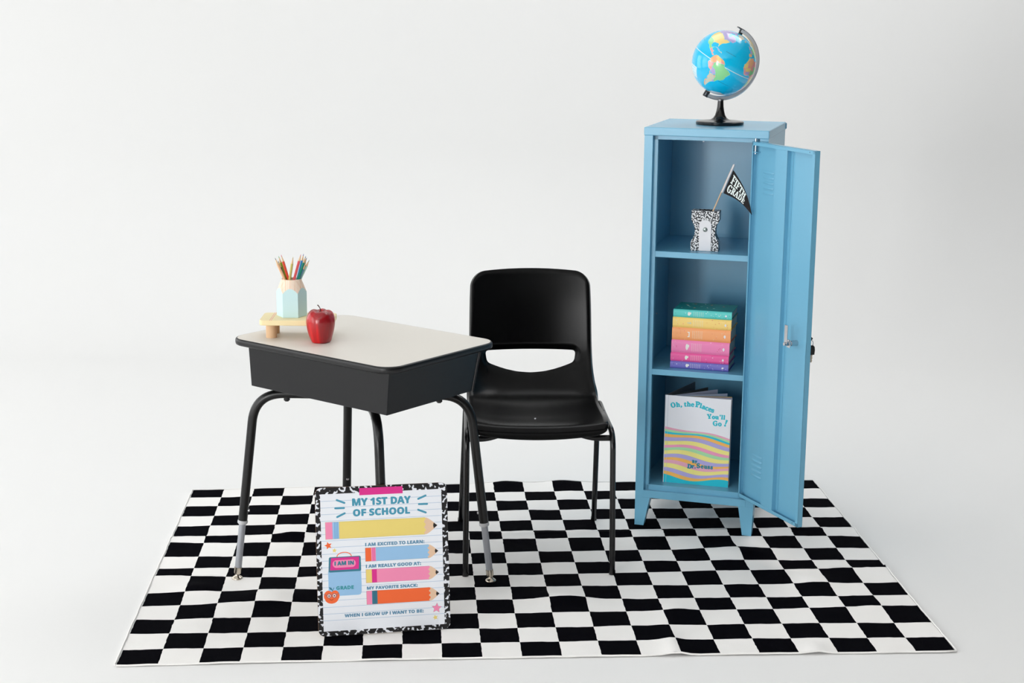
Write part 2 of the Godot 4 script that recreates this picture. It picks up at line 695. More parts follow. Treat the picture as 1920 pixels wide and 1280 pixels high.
func rug_h(u: float, v: float) -> float:
	var h := 0.0018 * rug_noise.get_noise_2d(u * 100.0, v * 100.0) + 0.0007 * rug_fine.get_noise_2d(u * 100.0, v * 100.0)
	for q in rug_bumps:
		var a: float = (u - q[0]) / q[2]
		var d: float = (v - q[1]) / q[3]
		h += q[4] * exp(-a * a - d * d)
	# two cross creases left by the folding
	var e := v - (0.965 + 0.006 * u)
	if e < 0.0:
		h += 0.0075 * exp(e / 0.022)
	else:
		h += 0.0075 * exp(-e / 0.003)
	var side := pow(absf(u) / 1.085, 6.0)
	e = v - 0.615
	h += 0.009 * side * (exp(e / 0.02) if e < 0.0 else exp(-e / 0.003))
	return h

func rug_uv(c: float, r: float) -> Vector2:
	var t := (c - 10.5) / 10.5
	var i := clampi(int(floor(r)), 0, 14)
	var q0: Array = rug_rows[i]
	var q1: Array = rug_rows[i + 1]
	var v0: float = ((q0[0] * t + q0[1]) * t + q0[2]) * t + q0[3]
	var v1: float = ((q1[0] * t + q1[1]) * t + q1[2]) * t + q1[3]
	var w := 0.0016 * rug_fine.get_noise_2d(c * 34.0, r * 34.0)
	return Vector2((c - 10.5) * CELL + w, lerpf(v0, v1, r - i) + w)

func rug_p(c: float, r: float) -> Vector3:
	var q := rug_uv(c, r)
	var ex := Vector3(cos(RUG_A), 0, -sin(RUG_A))
	var ev := Vector3(-sin(RUG_A), 0, -cos(RUG_A))
	return ex * q.x + ev * q.y + Vector3(0, rug_h(q.x, q.y), 0)

func build_rug() -> void:
	rug_noise.seed = 3
	rug_noise.frequency = 0.045
	rug_noise.fractal_octaves = 2
	rug_fine.seed = 11
	rug_fine.frequency = 0.11
	rug_fine.fractal_octaves = 2
	var root := thing("rug", "large black and white checkerboard cloth rug spread wrinkled on the white floor", "rug", at(RUG_O))
	var me := ArrayMesh.new()
	var N := 7
	for shade in 2:
		var b := Mb.new()
		for r in 15:
			for c in 21:
				if (r + c) % 2 != shade:
					continue
				var rows := []
				var nr := []
				for j in N + 1:
					var row := []
					var rn := []
					for i in N + 1:
						var cc := c + float(i) / N
						var rr := r + float(j) / N
						row.append(rug_p(cc, rr))
						var q := rug_uv(cc, rr)
						var e := 0.004
						var gx := (rug_h(q.x + e, q.y) - rug_h(q.x - e, q.y)) / (2 * e)
						var gv := (rug_h(q.x, q.y + e) - rug_h(q.x, q.y - e)) / (2 * e)
						var ex := Vector3(cos(RUG_A), 0, -sin(RUG_A))
						var ev := Vector3(-sin(RUG_A), 0, -cos(RUG_A))
						rn.append((Vector3.UP - ex * gx - ev * gv).normalized())
					rows.append(row)
					nr.append(rn)
				b.grid(rows, false, [], nr)
		me.add_surface_from_arrays(Mesh.PRIMITIVE_TRIANGLES, b.arrays())
		me.surface_set_material(shade, M.rug_black if shade == 0 else M.rug_white)
	var o := MeshInstance3D.new()
	o.name = "checked_field"
	o.mesh = me
	root.add_child(o, true)
	# rolled white hem all round
	var b := Mb.new()
	var pts := []
	for i in range(0, 84):
		pts.append(rug_p(i / 4.0, 0) + Vector3(0, 0, 0.004))
	for i in range(0, 60):
		pts.append(rug_p(21, i / 4.0) + Vector3(0.004, 0, 0))
	for i in range(84, 0, -1):
		pts.append(rug_p(i / 4.0, 15) + Vector3(0, 0, -0.004))
	for i in range(60, -1, -1):
		pts.append(rug_p(0, i / 4.0) + Vector3(-0.005, 0, 0))
	for k in pts.size():
		pts[k] += Vector3(0, -0.0005, 0)
	b.tube(pts, 0.0026, 8, true)
	obj("hem", b, M.rug_white, root)

# ------------------------------------------------------------------ desk
func desk_round(x0: float, z0: float, x1: float, z1: float, r: float, y: float, k := 8) -> Array:
	var out := []
	for p in Canvas.rounded(x0, -z1, x1, -z0, r, k):
		out.append(Vector3(p.x, y, -p.y))
	return out

func build_desk() -> void:
	var a := -0.66163
	var L := Vector3(-0.79937, 0, -4.38731)
	# local frame: origin under the left corner, x along the front-left edge, -z towards the back corner
	var root := thing("school_desk", "black school desk with beige laminate top, open book box and four grey-tipped tubular legs", "desk", at(L, a))
	var W := 0.6098
	var Dp := 0.4570
	# top: beige sheet with black rounded edge band
	var b := Mb.new()
	var core := desk_round(0.002, -Dp + 0.002, W - 0.002, -0.002, 0.05, TOP_Y)
	var poly := PackedVector2Array()
	for p in core:
		poly.append(Vector2(p.x, p.z))
	var tr := Geometry2D.triangulate_polygon(poly)
	for k in range(0, tr.size(), 3):
		b.tri_out(core[tr[k]], core[tr[k + 1]], core[tr[k + 2]], Vector3(0.3, 0, -0.2))
	obj("laminate_top", b, M.laminate, root)
	b = Mb.new()
	var rows := []
	for q in [[0.0015, 0.0], [-0.001, -0.0008], [-0.003, -0.003], [-0.004, -0.007], [-0.004, -0.013], [-0.0025, -0.017], [0.001, -0.019], [0.03, -0.019]]:
		rows.append(desk_round(q[0], -Dp + q[0], W - q[0], -q[0], 0.052 - q[0], TOP_Y + q[1]))
	rows.reverse()
	b.grid(rows, true)
	# underside
	var under: Array = rows[0]
	poly = PackedVector2Array()
	for p in under:
		poly.append(Vector2(p.x, p.z))
	tr = Geometry2D.triangulate_polygon(poly)
	for k in range(0, tr.size(), 3):
		b.tri_out(under[tr[k]], under[tr[k + 1]], under[tr[k + 2]], Vector3(0.3, 2, -0.2))
	obj("edge_band", b, M.edge, root)
	# open book box: sheet metal pan with tapering sides, open on the side by the chair
	b = Mb.new()
	var yb := 0.587
	var yt := 0.702
	var xt := [0.060, 0.594]
	var xb := [0.068, 0.584]
	var t := 0.003
	# front panel (towards the camera, left), slightly raked
	var fp := PackedVector2Array([Vector2(xb[0] + 0.006, yb), Vector2(xb[1], yb), Vector2(xt[1], yt), Vector2(xt[0], yt), Vector2(xb[0], yb + 0.010), Vector2(xb[0] + 0.002, yb + 0.003)])
	b.x = Transform3D(Basis(), Vector3(0, 0, -0.018))
	b.prism(fp, -t, 0.0, 0.0008)
	b.x = Transform3D()
	obj("front_panel", b, M.box, root)
	# end panels
	for s in 2:
		b = Mb.new()
		var za := -0.019
		var zt := -0.392
		var zbk := -0.372
		var x0: float = xb[s]
		var x1: float = xt[s]
		var o := -t if s == 0 else t
		var P := [Vector3(x0, yb, za), Vector3(x0, yb, zbk), Vector3(x1, yt, zt), Vector3(x1, yt, za)]
		var Q := []
		for p in P:
			Q.append(p - Vector3(o, 0, 0))
		var c := Vector3.ZERO
		for p in P + Q:
			c += p / 8.0
		for f in [[P[0], P[1], P[2], P[3]], [Q[0], Q[1], Q[2], Q[3]], [P[0], P[1], Q[1], Q[0]], [P[1], P[2], Q[2], Q[1]], [P[2], P[3], Q[3], Q[2]], [P[3], P[0], Q[0], Q[3]]]:
			b.tri_out(f[0], f[1], f[2], c)
			b.tri_out(f[0], f[2], f[3], c)
		# rolled lip on the open edge
		b.tube([P[1], P[2]], 0.004, 8)
		obj("end_panel", b, M.box, root)
	b = Mb.new()
	b.box(Vector3(xb[0] + 0.003, yb, -0.374), Vector3(xb[1] - 0.003, yb + 0.003, -0.02), 0.0008)
	b.box(Vector3(xb[0] + 0.003, yb, -0.376), Vector3(xb[1] - 0.003, yb + 0.016, -0.372), 0.0008)
	obj("bottom_pan", b, M.box, root)
	# legs: bent steel tubes running under the pan towards the middle, grey telescopic lower ends
	var inv := root.transform.affine_inverse()
	for q in [
		[Vector3(-0.378, 0, -0.010), Vector3(-0.322, 0.474, -0.009), Vector3(-0.06, 0, -0.004)],
		[Vector3(0.362, 0, -0.007), Vector3(0.308, 0.474, -0.006), Vector3(0.06, 0, 0.0)],
		[Vector3(0.083, 0, 0.334), Vector3(0.0655, 0.474, 0.284), Vector3(0.012, 0, 0.05)],
		[Vector3(-0.097, 0, -0.368), Vector3(-0.079, 0.474, -0.303), Vector3(-0.02, 0, -0.05)]]:
		var foot: Vector3 = inv * (DESK_C + q[0])
		var hi: Vector3 = inv * (DESK_C + q[1])
		var inn: Vector3 = inv * (DESK_C + q[2] + Vector3(0, 0.558, 0))
		var up := (hi - foot).normalized()
		var corner := foot + up * (0.558 / up.y)
		b = Mb.new()
		b.tube(rounded_path([foot + up * 0.178, corner, inn], 0.085, 14), 0.0132, 20)
		var leg := obj("leg", b, M.leg_black, root)
		b = Mb.new()
		b.tube([foot + up * 0.028, foot + up * 0.30], 0.0098, 18)
		obj("leg_extension", b, M.leg_grey, leg)
		b = Mb.new()
		b.tube([foot + up * 0.170, foot + up * 0.173, foot + up * 0.178, foot + up * 0.181], [0.0125, 0.0148, 0.0148, 0.0135], 18)
		obj("collar", b, mat(col(205, 206, 208), 0.5), leg)
		b = Mb.new()
		b.tube([foot + up * 0.016, foot + up * 0.018, foot + up * 0.036, foot + up * 0.037], [0.008, 0.0108, 0.0108, 0.008], 16)
		b.x = Transform3D(Basis(), foot)
		b.lathe([Vector2(0.0, 0.0), Vector2(0.0155, 0.0), Vector2(0.0155, 0.0), Vector2(0.0165, 0.002), Vector2(0.0150, 0.005), Vector2(0.009, 0.009), Vector2(0.006, 0.012), Vector2(0.006, 0.02)], 24)
		obj("foot_glide", b, M.nickel, leg)
		# height screw
		b = Mb.new()
		var into: Vector3 = (DESK_C + q[2] - (DESK_C + q[0]))
		into.y = 0
		into = (inv.basis * into).normalized()
		var sp := foot + up * 0.21
		b.tube([sp + into * 0.010, sp + into * 0.0155, sp + into * 0.017], [0.0045, 0.0045, 0.003], 10)
		obj("height_screw", b, M.chrome, leg)
		# clamp under the pan
		b = Mb.new()
		var cp := corner.lerp(inn, 0.36)
		b.tube([cp + Vector3(0, -0.019, 0), cp + Vector3(0, 0.03, 0)], 0.009, 10)
		b.tube([cp + Vector3(0, -0.022, 0), cp + Vector3(0, -0.016, 0)], 0.006, 8)
		obj("clamp", b, M.leg_black, leg)

# ------------------------------------------------------------------ chair
var chair_t := [0.0, 0.05, 0.1, 0.3, 0.45, 0.55, 0.62, 0.68, 0.75, 0.9, 1.0]
var chair_z := [0.232, 0.238, 0.219, 0.085, -0.045, -0.122, -0.170, -0.200, -0.217, -0.245, -0.268]
var chair_y := [0.405, 0.430, 0.445, 0.436, 0.434, 0.452, 0.489, 0.540, 0.601, 0.737, 0.831]
var chair_w := [0.193, 0.196, 0.199, 0.200, 0.197, 0.193, 0.189, 0.187, 0.187, 0.185, 0.181]

func spline(xs: Array, ys: Array, t: float) -> float:
	var i := 0
	while i < xs.size() - 2 and t > xs[i + 1]:
		i += 1
	var h: float = xs[i + 1] - xs[i]
	var f: float = (t - xs[i]) / h
	var m0: float = (ys[i + 1] - ys[maxi(i - 1, 0)]) / (xs[i + 1] - xs[maxi(i - 1, 0)]) * h
	var m1: float = (ys[mini(i + 2, xs.size() - 1)] - ys[i]) / (xs[mini(i + 2, xs.size() - 1)] - xs[i]) * h
	var f2 := f * f
	var f3 := f2 * f
	return (2 * f3 - 3 * f2 + 1) * ys[i] + (f3 - 2 * f2 + f) * m0 + (-2 * f3 + 3 * f2) * ys[i + 1] + (f3 - f2) * m1

func shell(s: float, t: float) -> Vector3:
	var w := spline(chair_t, chair_w, t)
	var y := spline(chair_t, chair_y, t)
	var z := spline(chair_t, chair_z, t)
	var back := smoothstep(0.5, 0.72, t)
	var seat := 1.0 - smoothstep(0.45, 0.68, t)
	var lip := smoothstep(0.0, 0.25, t)
	var s2 := s * s
	# dished seat, back wrapping forwards at the sides, side wings where they meet
	y += seat * lip * (0.016 * s2 * s2 + 0.006 * s2)
	z += back * 0.034 * s2
	var wing := exp(-pow((t - 0.58) / 0.09, 2.0))
	z += wing * 0.030 * s2 * s2
	y += wing * 0.012 * s2 * s2
	y += (1.0 - lip) * 0.010 * s2
	return Vector3(s * w, y, z)

func shell_n(s: float, t: float) -> Vector3:
	var e := 0.002
	var ds := shell(minf(s + e, 1.0), t) - shell(maxf(s - e, -1.0), t)
	var dt := shell(s, minf(t + e, 1.0)) - shell(s, maxf(t - e, 0.0))
	return ds.cross(dt).normalized()

func build_chair() -> void:
	var root := thing("shell_chair", "black plastic shell chair with slotted back and thin tubular legs behind the desk", "chair", at(Vector3(0.0705, 0, -4.690), 0.0606))
	var h := 0.740
	var tm := 0.716
	var ss := []
	for i in 97:
		ss.append(sin(PI / 2 * lerpf(-1, 1, i / 96.0)))
	for e in [0.0, 0.0002, 0.0008, 0.002, 0.005, 0.010, 0.018, 0.035, 0.06]:
		ss.append(h * (1.0 - e))
		ss.append(-h * (1.0 - e))
	ss.sort()
	var rim := []
	for i in 81:
		var q := h * sin(PI / 2 * lerpf(-1, 1, i / 80.0))
		var k2 := absf(q) / h
		var g2 := sqrt(maxf(0.0, 1.0 - pow(k2, 40.0)))
		rim.append(Vector2(q * 0.19, (tm - (tm - (0.651 + 0.038 * k2 * k2)) * g2) * 0.95))
		rim.append(Vector2(q * 0.19, (tm + (0.728 - tm) * g2) * 0.95))
	var b := Mb.new()
	for part in 2:
		var K := 56 if part == 0 else 40
		var front := []
		var fn := []
		var back := []
		var bn := []
		for s in ss:
			var a := absf(s)
			var g := sqrt(maxf(0.0, 1.0 - pow(a / h, 40.0))) if a < h else 0.0
			var k := minf(a / h, 1.0)
			var tb := tm - (tm - (0.651 + 0.038 * k * k)) * g
			var tt := tm + (0.728 - tm) * g
			# rounded outer corners
			var rc := 0.043
			var w := 0.19
			var over := maxf(0.0, a * w - (w - rc)) / rc
			var cut := rc * (1.0 - sqrt(maxf(0.0, 1.0 - over * over)))
			var top: float = 1.0 - 0.008 * s * s - cut / 0.95
			var rc2 := 0.035
			var over2 := maxf(0.0, a * w - (w - rc2)) / rc2
			var low: float = rc2 * (1.0 - sqrt(maxf(0.0, 1.0 - over2 * over2))) / 0.95 * 0.8 + 0.012 * s * s
			var t0: float = low if part == 0 else tt
			var t1: float = tb if part == 0 else top
			var rf := []
			var rn := []
			var rb := []
			var rbn := []
			for j in K + 1:
				var f := float(j) / K
				var t := lerpf(t0, t1, f)
				var p := shell(s, t)
				var nn := shell_n(s, t)
				# distance to the outer edge and to the slot, metres
				var d := (1.0 - a) * w
				if part == 0:
					d = minf(d, (t - t0) * 0.95)
				else:
					d = minf(d, (t1 - t) * 0.95)
				var dslot := 1.0
				var here := Vector2(s * w, t * 0.95)
				if t > 0.6 and t < 0.80:
					for q in rim:
						dslot = minf(dslot, here.distance_to(q))
				var curl := 0.004 * pow(clampf(1.0 - d / 0.012, 0.0, 1.0), 2.0)
				# the slot's edge rolls backwards, most of all under the back
				var roll := clampf(1.0 - dslot / 0.020, 0.0, 1.0)
				curl = maxf(curl, lerpf(0.008, 0.013, smoothstep(0.70, 0.735, t)) * pow(roll, 1.5))
				var thick := 0.005 + 0.013 * pow(clampf(1.0 - minf(d, dslot) / 0.02, 0.0, 1.0), 2.0)
				var pf := p - nn * curl
				rf.append(pf)
				rb.append(p - nn * maxf(thick, curl + 0.004))
				rn.append(nn)
				rbn.append(-nn)
			front.append(rf)
			back.append(rb)
			fn.append(rn)
			bn.append(rbn)
		# rows run along s, columns along t, so turn the order for outward faces
		var ff := front.duplicate()
		ff.reverse()
		b.grid(ff)
		b.grid(back)
		# rims
		var edge0 := []
		var edge0b := []
		var edge1 := []
		var edge1b := []
		for i in ss.size():
			edge0.append(front[i][0])
			edge0b.append(back[i][0])
			edge1.append(front[i][K])
			edge1b.append(back[i][K])
		b.grid([edge0b, edge0])
		b.grid([edge1, edge1b])
		b.grid([front[0], back[0]])
		b.grid([back[ss.size() - 1], front[ss.size() - 1]])
	obj("seat_shell", b, M.plastic, root)
	# frame: each side a bent tube from front foot over to rear foot
	for s in [-1, 1]:
		b = Mb.new()
		b.tube(rounded_path([Vector3(s * 0.217, 0.0, 0.250), Vector3(s * 0.213, 0.424, 0.228), Vector3(s * 0.207, 0.436, 0.02)], 0.05, 10), 0.0085, 16)
		obj("front_leg", b, M.frame, root)
		b = Mb.new()
		b.tube(rounded_path([Vector3(s * 0.217, 0.0, -0.250), Vector3(s * 0.206, 0.444, -0.10), Vector3(s * 0.207, 0.436, 0.03)], 0.05, 10), 0.0085, 16)
		obj("rear_leg", b, M.frame, root)
		for z in [0.25, -0.25]:
			b = Mb.new()
			b.tube([Vector3(s * 0.217, 0.0, z), Vector3(s * 0.217, 0.012, z - signf(z) * 0.0005), Vector3(s * 0.217, 0.014, z - signf(z) * 0.0006)], [0.0098, 0.0098, 0.0085], 14)
			obj("foot_cap", b, M.frame, root)
		b = Mb.new()
		b.box(Vector3(s * 0.190 - 0.012, 0.418, -0.08), Vector3(s * 0.190 + 0.012, 0.434, 0.15), 0.003)
		obj("side_bracket", b, M.frame, root)
	for z in [0.205, -0.13]:
		b = Mb.new()
		b.tube(rounded_path([Vector3(-0.211, 0.405, z), Vector3(-0.15, 0.405, z), Vector3(-0.085, 0.430, z), Vector3(0.085, 0.430, z), Vector3(0.15, 0.405, z), Vector3(0.211, 0.405, z)], 0.04, 8), 0.0088, 14)
		obj("cross_bar", b, M.frame, root)
	b = Mb.new()
	b.x = at(Vector3(-0.005, 0.4375, 0.10))
	b.lathe([Vector2(0.0035, -0.002), Vector2(0.0035, 0.0006), Vector2(0.0025, 0.0014), Vector2(0.0, 0.0016)], 12)
	obj("rivet", b, M.chrome, root)

# ------------------------------------------------------------------ locker (local x to the right, z towards the camera)
func lock_at(p: Vector3, yaw := 0.0) -> Transform3D:
	return at(LOCK_O, LOCK_A) * at(p, yaw)

func build_locker() -> void:
	var root := thing("locker", "tall powder blue metal locker on tapered feet with its door swung open to the right", "locker", at(LOCK_O, LOCK_A))
	var W := 0.381
	var Dp := 0.392
	var B := 0.0945
	var T := 1.2546
	var t := 0.0015
	var b := Mb.new()
	# sides, each a folded sheet: face, front stile, step back and inner lip
	for s in 2:
		b = Mb.new()
		var x0 := 0.0 if s == 0 else W
		var d := 1.0 if s == 0 else -1.0
		var pr := [[0.0, -Dp], [0.0, 0.0], [0.0262, 0.0], [0.0262, -0.018], [0.0395, -0.018], [0.0395, -0.034]]
		var pa := PackedVector2Array()
		var pb := PackedVector2Array()
		for q in pr:
			pa.append(Vector2(x0 + d * q[0], q[1]))
		# outward thickness inwards
		pb = PackedVector2Array([Vector2(x0 + d * t, -Dp), Vector2(x0 + d * t, -t), Vector2(x0 + d * (0.0262 - t), -t), Vector2(x0 + d * (0.0262 - t), -0.018 - t), Vector2(x0 + d * (0.0395 - t), -0.018 - t), Vector2(x0 + d * (0.0395 - t), -0.034)])
		pb.reverse()
		pa.append_array(pb)
		# polygon is in x, z; extrude upwards
		b.x = Transform3D(Basis(Vector3.RIGHT, Vector3.FORWARD, Vector3.UP), Vector3.ZERO)
		var p2 := PackedVector2Array()
		for q in pa:
			p2.append(Vector2(q.x, -q.y))
		b.prism(p2, B, T, 0.0004)
		obj("side_panel", b, M.blue, root)
		# inner wall set off from the stile
		b = Mb.new()
		var xi := 0.012 if s == 0 else W - 0.012 - t
		b.box(Vector3(xi, 0.12, -Dp + 0.004), Vector3(xi + t, T, -0.0365), 0.0003)
		b.box(Vector3(minf(xi, x0 + d * 0.0395), 0.12, -0.0365), Vector3(maxf(xi + t, x0 + d * 0.0395), T, -0.034), 0.0003)
		obj("inner_panel", b, M.blue, root)
	b = Mb.new()
	b.box(Vector3(0.0, B, -Dp), Vector3(W, T, -Dp + t), 0.0)
	obj("back_panel", b, M.blue, root)
	# top cap with a folded rim
	b = Mb.new()
	b.box(Vector3(-0.0015, T, -Dp - 0.001), Vector3(W + 0.0015, 1.2795, 0.0015), 0.0018)
	var cap := obj("top_cap", b, M.blue, root)
	b = Mb.new()
	b.box(Vector3(W - 0.001, T + 0.003, -Dp - 0.006), Vector3(W + 0.004, 1.276, -Dp + 0.003), 0.001)
	obj("rear_seam", b, M.blue, cap)
	# header and sill behind the door line
	b = Mb.new()
	b.box(Vector3(0.0262, 1.2412, -0.020), Vector3(W - 0.0262, T + 0.002, -0.018), 0.0003)
	b.box(Vector3(0.0395, 1.2412, -0.05), Vector3(W - 0.0395, 1.2432, -0.018), 0.0003)
	obj("header", b, M.blue, root)
	b = Mb.new()
	b.box(Vector3(0.176, 1.2375, -0.032), Vector3(0.181, 1.2415, -0.028), 0.001)
	obj("buffer", b, mat(col(225, 228, 232), 0.5), root)
	b = Mb.new()
	b.box(Vector3(0.0265, 0.1150, -0.0205), Vector3(W - 0.0265, 0.1341, -0.0180), 0.0006)
	b.box(Vector3(0.0265, 0.1150, -0.020), Vector3(W - 0.0265, 0.1165, -0.001), 0.0003)
	obj("sill", b, M.blue, root)
	b = Mb.new()
	b.box(Vector3(0.0232, B, -0.006), Vector3(W - 0.0245, 0.1182, 0.0008), 0.0008)
	b.box(Vector3(0.002, B, -Dp + 0.004), Vector3(W - 0.002, B + 0.003, -0.002), 0.0005)
	obj("bottom_rail", b, M.blue, root)
	b = Mb.new()
	b.box(Vector3(0.0125, 0.1320, -Dp + 0.003), Vector3(W - 0.0125, 0.1341, -0.0195), 0.0004)
	obj("floor_shelf", b, M.blue, root)
	for y in [0.8941, 0.5159]:
		b = Mb.new()
		b.box(Vector3(0.0136, y - 0.002, -Dp + 0.003), Vector3(W - 0.0136, y, -0.036), 0.0005)
		b.box(Vector3(0.0386, y - 0.002, -0.037), Vector3(W - 0.0386, y, -0.0205), 0.0005)
		b.box(Vector3(0.0386, y - 0.0188, -0.0225), Vector3(W - 0.0386, y, -0.0195), 0.001)
		obj("shelf", b, M.blue, root)
	# shelf pins on the left inner wall
	for y in [0.66]:
		b = Mb.new()
		b.x = Transform3D(Basis(Vector3.FORWARD, PI / 2), Vector3(0.0135, y, -0.20))
		b.lathe([Vector2(0.0035, 0.0), Vector2(0.0035, 0.002), Vector2(0.0, 0.0025)], 12)
		obj("shelf_pin", b, M.chrome, root)
	# tapered feet
	for sx in 2:
		for sz in 2:
			b = Mb.new()
			var x0 := 0.0 if sx == 0 else W - 0.0478
			var x1 := x0 + 0.0478
			var z1 := 0.0 if sz == 0 else -Dp + 0.0478
			var z0 := z1 - 0.0478
			var bx0 := x0 if sx == 0 else x0 + 0.0155
			var bx1 := x1 - 0.0185 if sx == 0 else x1 - 0.003
			var bz0 := z0 + 0.0185 if sz == 0 else z0
			var bz1 := z1 if sz == 0 else z1 - 0.0185
			b.frustum(0.0, [bx0, bx1, bz0, bz1], B, [x0, x1, z0, z1])
			obj("foot", b, M.blue, root)
	# door, opened to about 130 degrees; local x from the hinge to the free edge, z towards the inside
	var al := 0.865
	var door := Node3D.new()
	door.name = "door"
	door.transform = Transform3D(Basis(Vector3.UP, -al), Vector3(0.3318, 0, 0))
	root.add_child(door, true)
	# door x axis must point to (cos a, -w) = local (cos a, 0, +sin a)
	var v0 := 0.1285
	var v1 := 1.2465
	var dw := 0.333
	var th := 0.0169
	b = Mb.new()
	b.box(Vector3(0.0, v0, -th), Vector3(dw, v1, -th + 0.0012), 0.0003)
	obj("outer_skin", b, M.blue, door)
	b = Mb.new()
	b.box(Vector3(0, v0, -th), Vector3(0.0012, v1, 0), 0.0003)
	b.box(Vector3(dw - 0.0012, v0, -th), Vector3(dw, v1, 0), 0.0003)
	b.box(Vector3(0, v0, -th), Vector3(dw, v0 + 0.0012, 0), 0.0003)
	b.box(Vector3(0, v1 - 0.0012, -th), Vector3(dw, v1, 0), 0.0003)
	# returned lips
	b.box(Vector3(0, v0, -0.0012), Vector3(0.006, v1, 0), 0.0003)
	b.box(Vector3(dw - 0.014, v0, -0.0012), Vector3(dw, v1, 0), 0.0003)
	b.box(Vector3(0, v0, -0.0012), Vector3(dw, v0 + 0.011, 0), 0.0003)
	b.box(Vector3(0, v1 - 0.011, -0.0012), Vector3(dw, v1, 0), 0.0003)
	obj("folded_rim", b, M.blue, door)
	# stiffening channel
	b = Mb.new()
	b.box(Vector3(0.1285, v0 + 0.0015, -0.0030), Vector3(0.1905, v1 - 0.0015, -0.0008), 0.0004)
	b.box(Vector3(0.1285, v0 + 0.0015, -0.0160), Vector3(0.1300, v1 - 0.0015, -0.0010), 0.0003)
	b.box(Vector3(0.1890, v0 + 0.0015, -0.0160), Vector3(0.1905, v1 - 0.0015, -0.0010), 0.0003)
	b.box(Vector3(0.1890, v0 + 0.0125, -0.0157), Vector3(0.2020, v1 - 0.0125, -0.0142), 0.0003)
	obj("stiffener", b, M.blue, door)
	# pressed louvres
	for q in [[1.163, 5, 0.0155], [0.281, 5, 0.0160]]:
		for k in q[1]:
			b = Mb.new()
			var y: float = q[0] - k * q[2]
			var rows := []
			for j in 7:
				var f := j / 6.0
				var row := []
				for i in 9:
					var g := i / 8.0
					var bul := sin(PI * clampf(g, 0.02, 0.98)) ** 0.4
					row.append(Vector3(lerpf(0.045, 0.104, g), y - 0.007 * f, -0.0157 + 0.0026 * bul * sin(PI * minf(f * 0.62, 1.0))))
				rows.append(row)
			rows.reverse()
			b.grid(rows)
			b.box(Vector3(0.048, y - 0.0074, -0.0158), Vector3(0.101, y - 0.0071, -0.0138), 0.0001)
			obj("louver", b, M.blue, door)
	# hinge pins
	for y in [[1.209, 1.256], [0.1265, 0.142]]:
		b = Mb.new()
		b.tube([Vector3(0.011, y[0], -0.006), Vector3(0.011, y[1], -0.006)], 0.0026, 12)
		obj("hinge_pin", b, M.chrome, door)
	b = Mb.new()
	b.box(Vector3(0.003, 1.214, -0.0157), Vector3(0.024, 1.2165, -0.002), 0.0004)
	obj("hinge_bracket", b, M.blue, door)
	# cam latch
	b = Mb.new()
	b.tube([Vector3(0.262, 0.676, -0.016), Vector3(0.262, 0.676, 0.006)], 0.0085, 20)
	b.tube([Vector3(0.262, 0.676, 0.006), Vector3(0.262, 0.676, 0.024)], 0.0062, 16)
	b.box(Vector3(0.2535, 0.664, 0.012), Vector3(0.2705, 0.688, 0.0145), 0.0006)
	b.box(Vector3(0.2545, 0.676, 0.022), Vector3(0.2695, 0.733, 0.0245), 0.0006)
	var lat := obj("latch", b, M.chrome, door)
	b = Mb.new()
	b.tube([Vector3(0.262, 0.676, 0.0235), Vector3(0.262, 0.676, 0.029)], 0.0055, 6)
	obj("nut", b, M.chrome, lat)
	for y in [v0 + 0.006, v1 - 0.006]:
		b = Mb.new()
		b.tube([Vector3(0.305, y, -0.0006), Vector3(0.305, y, 0.0002)], 0.0016, 10)
		obj("rim_hole", b, mat(col(40, 70, 90), 0.8), door)
	b = Mb.new()
	b.tube([Vector3(0.262, 0.676, -0.0165), Vector3(0.262, 0.676, -0.034), Vector3(0.262, 0.676, -0.036)], [0.0125, 0.0115, 0.0100], 20)
	obj("lock_barrel", b, M.chrome, door)
	# key hanging on a ring from the lock
	var kx := at(LOCK_O, LOCK_A) * door.transform
	var key := thing("key", "small black-headed key hanging from the lock on the outside of the locker door", "key", kx * Transform3D(Basis(), Vector3(0.002, 0, -0.019)))
	b = Mb.new()
	b.box(Vector3(0.2575, 0.668, -0.040), Vector3(0.2625, 0.684, -0.0168), 0.001)
	b.tube([Vector3(0.262, 0.684, -0.047), Vector3(0.262, 0.690, -0.040), Vector3(0.262, 0.684, -0.033), Vector3(0.262, 0.672, -0.033), Vector3(0.262, 0.664, -0.040)], 0.0045, 8, true)
	obj("inserted_key", b, mat(col(28, 28, 28), 0.4), key)
	b = Mb.new()
	b.tube(arc(Vector3(0.262, 0.670, -0.046), Vector3(0, 0.010, 0), Vector3(0, 0, 0.007), 0, TAU, 20), 0.0011, 8, false)
	obj("ring", b, M.chrome, key)
	b = Mb.new()
	b.x = Transform3D(Basis(Vector3.UP, PI / 2), Vector3(0.262, 0, 0))
	b.prism(PackedVector2Array([Vector2(0.040, 0.636), Vector2(0.058, 0.636), Vector2(0.0595, 0.650), Vector2(0.058, 0.660), Vector2(0.053, 0.665), Vector2(0.046, 0.665), Vector2(0.041, 0.660), Vector2(0.0385, 0.650)]), -0.003, 0.003, 0.001)
	obj("key_head", b, mat(col(16, 16, 17), 0.35), key)
	b = Mb.new()
	b.x = Transform3D(Basis(Vector3.UP, PI / 2), Vector3(0.262, 0, 0))
	b.prism(PackedVector2Array([Vector2(0.0445, 0.637), Vector2(0.0445, 0.618), Vector2(0.047, 0.613), Vector2(0.0495, 0.613), Vector2(0.0520, 0.618), Vector2(0.0505, 0.622), Vector2(0.0525, 0.626), Vector2(0.0510, 0.630), Vector2(0.0530, 0.637)]), -0.001, 0.001, 0.0)
	obj("key_blade", b, M.nickel, key)

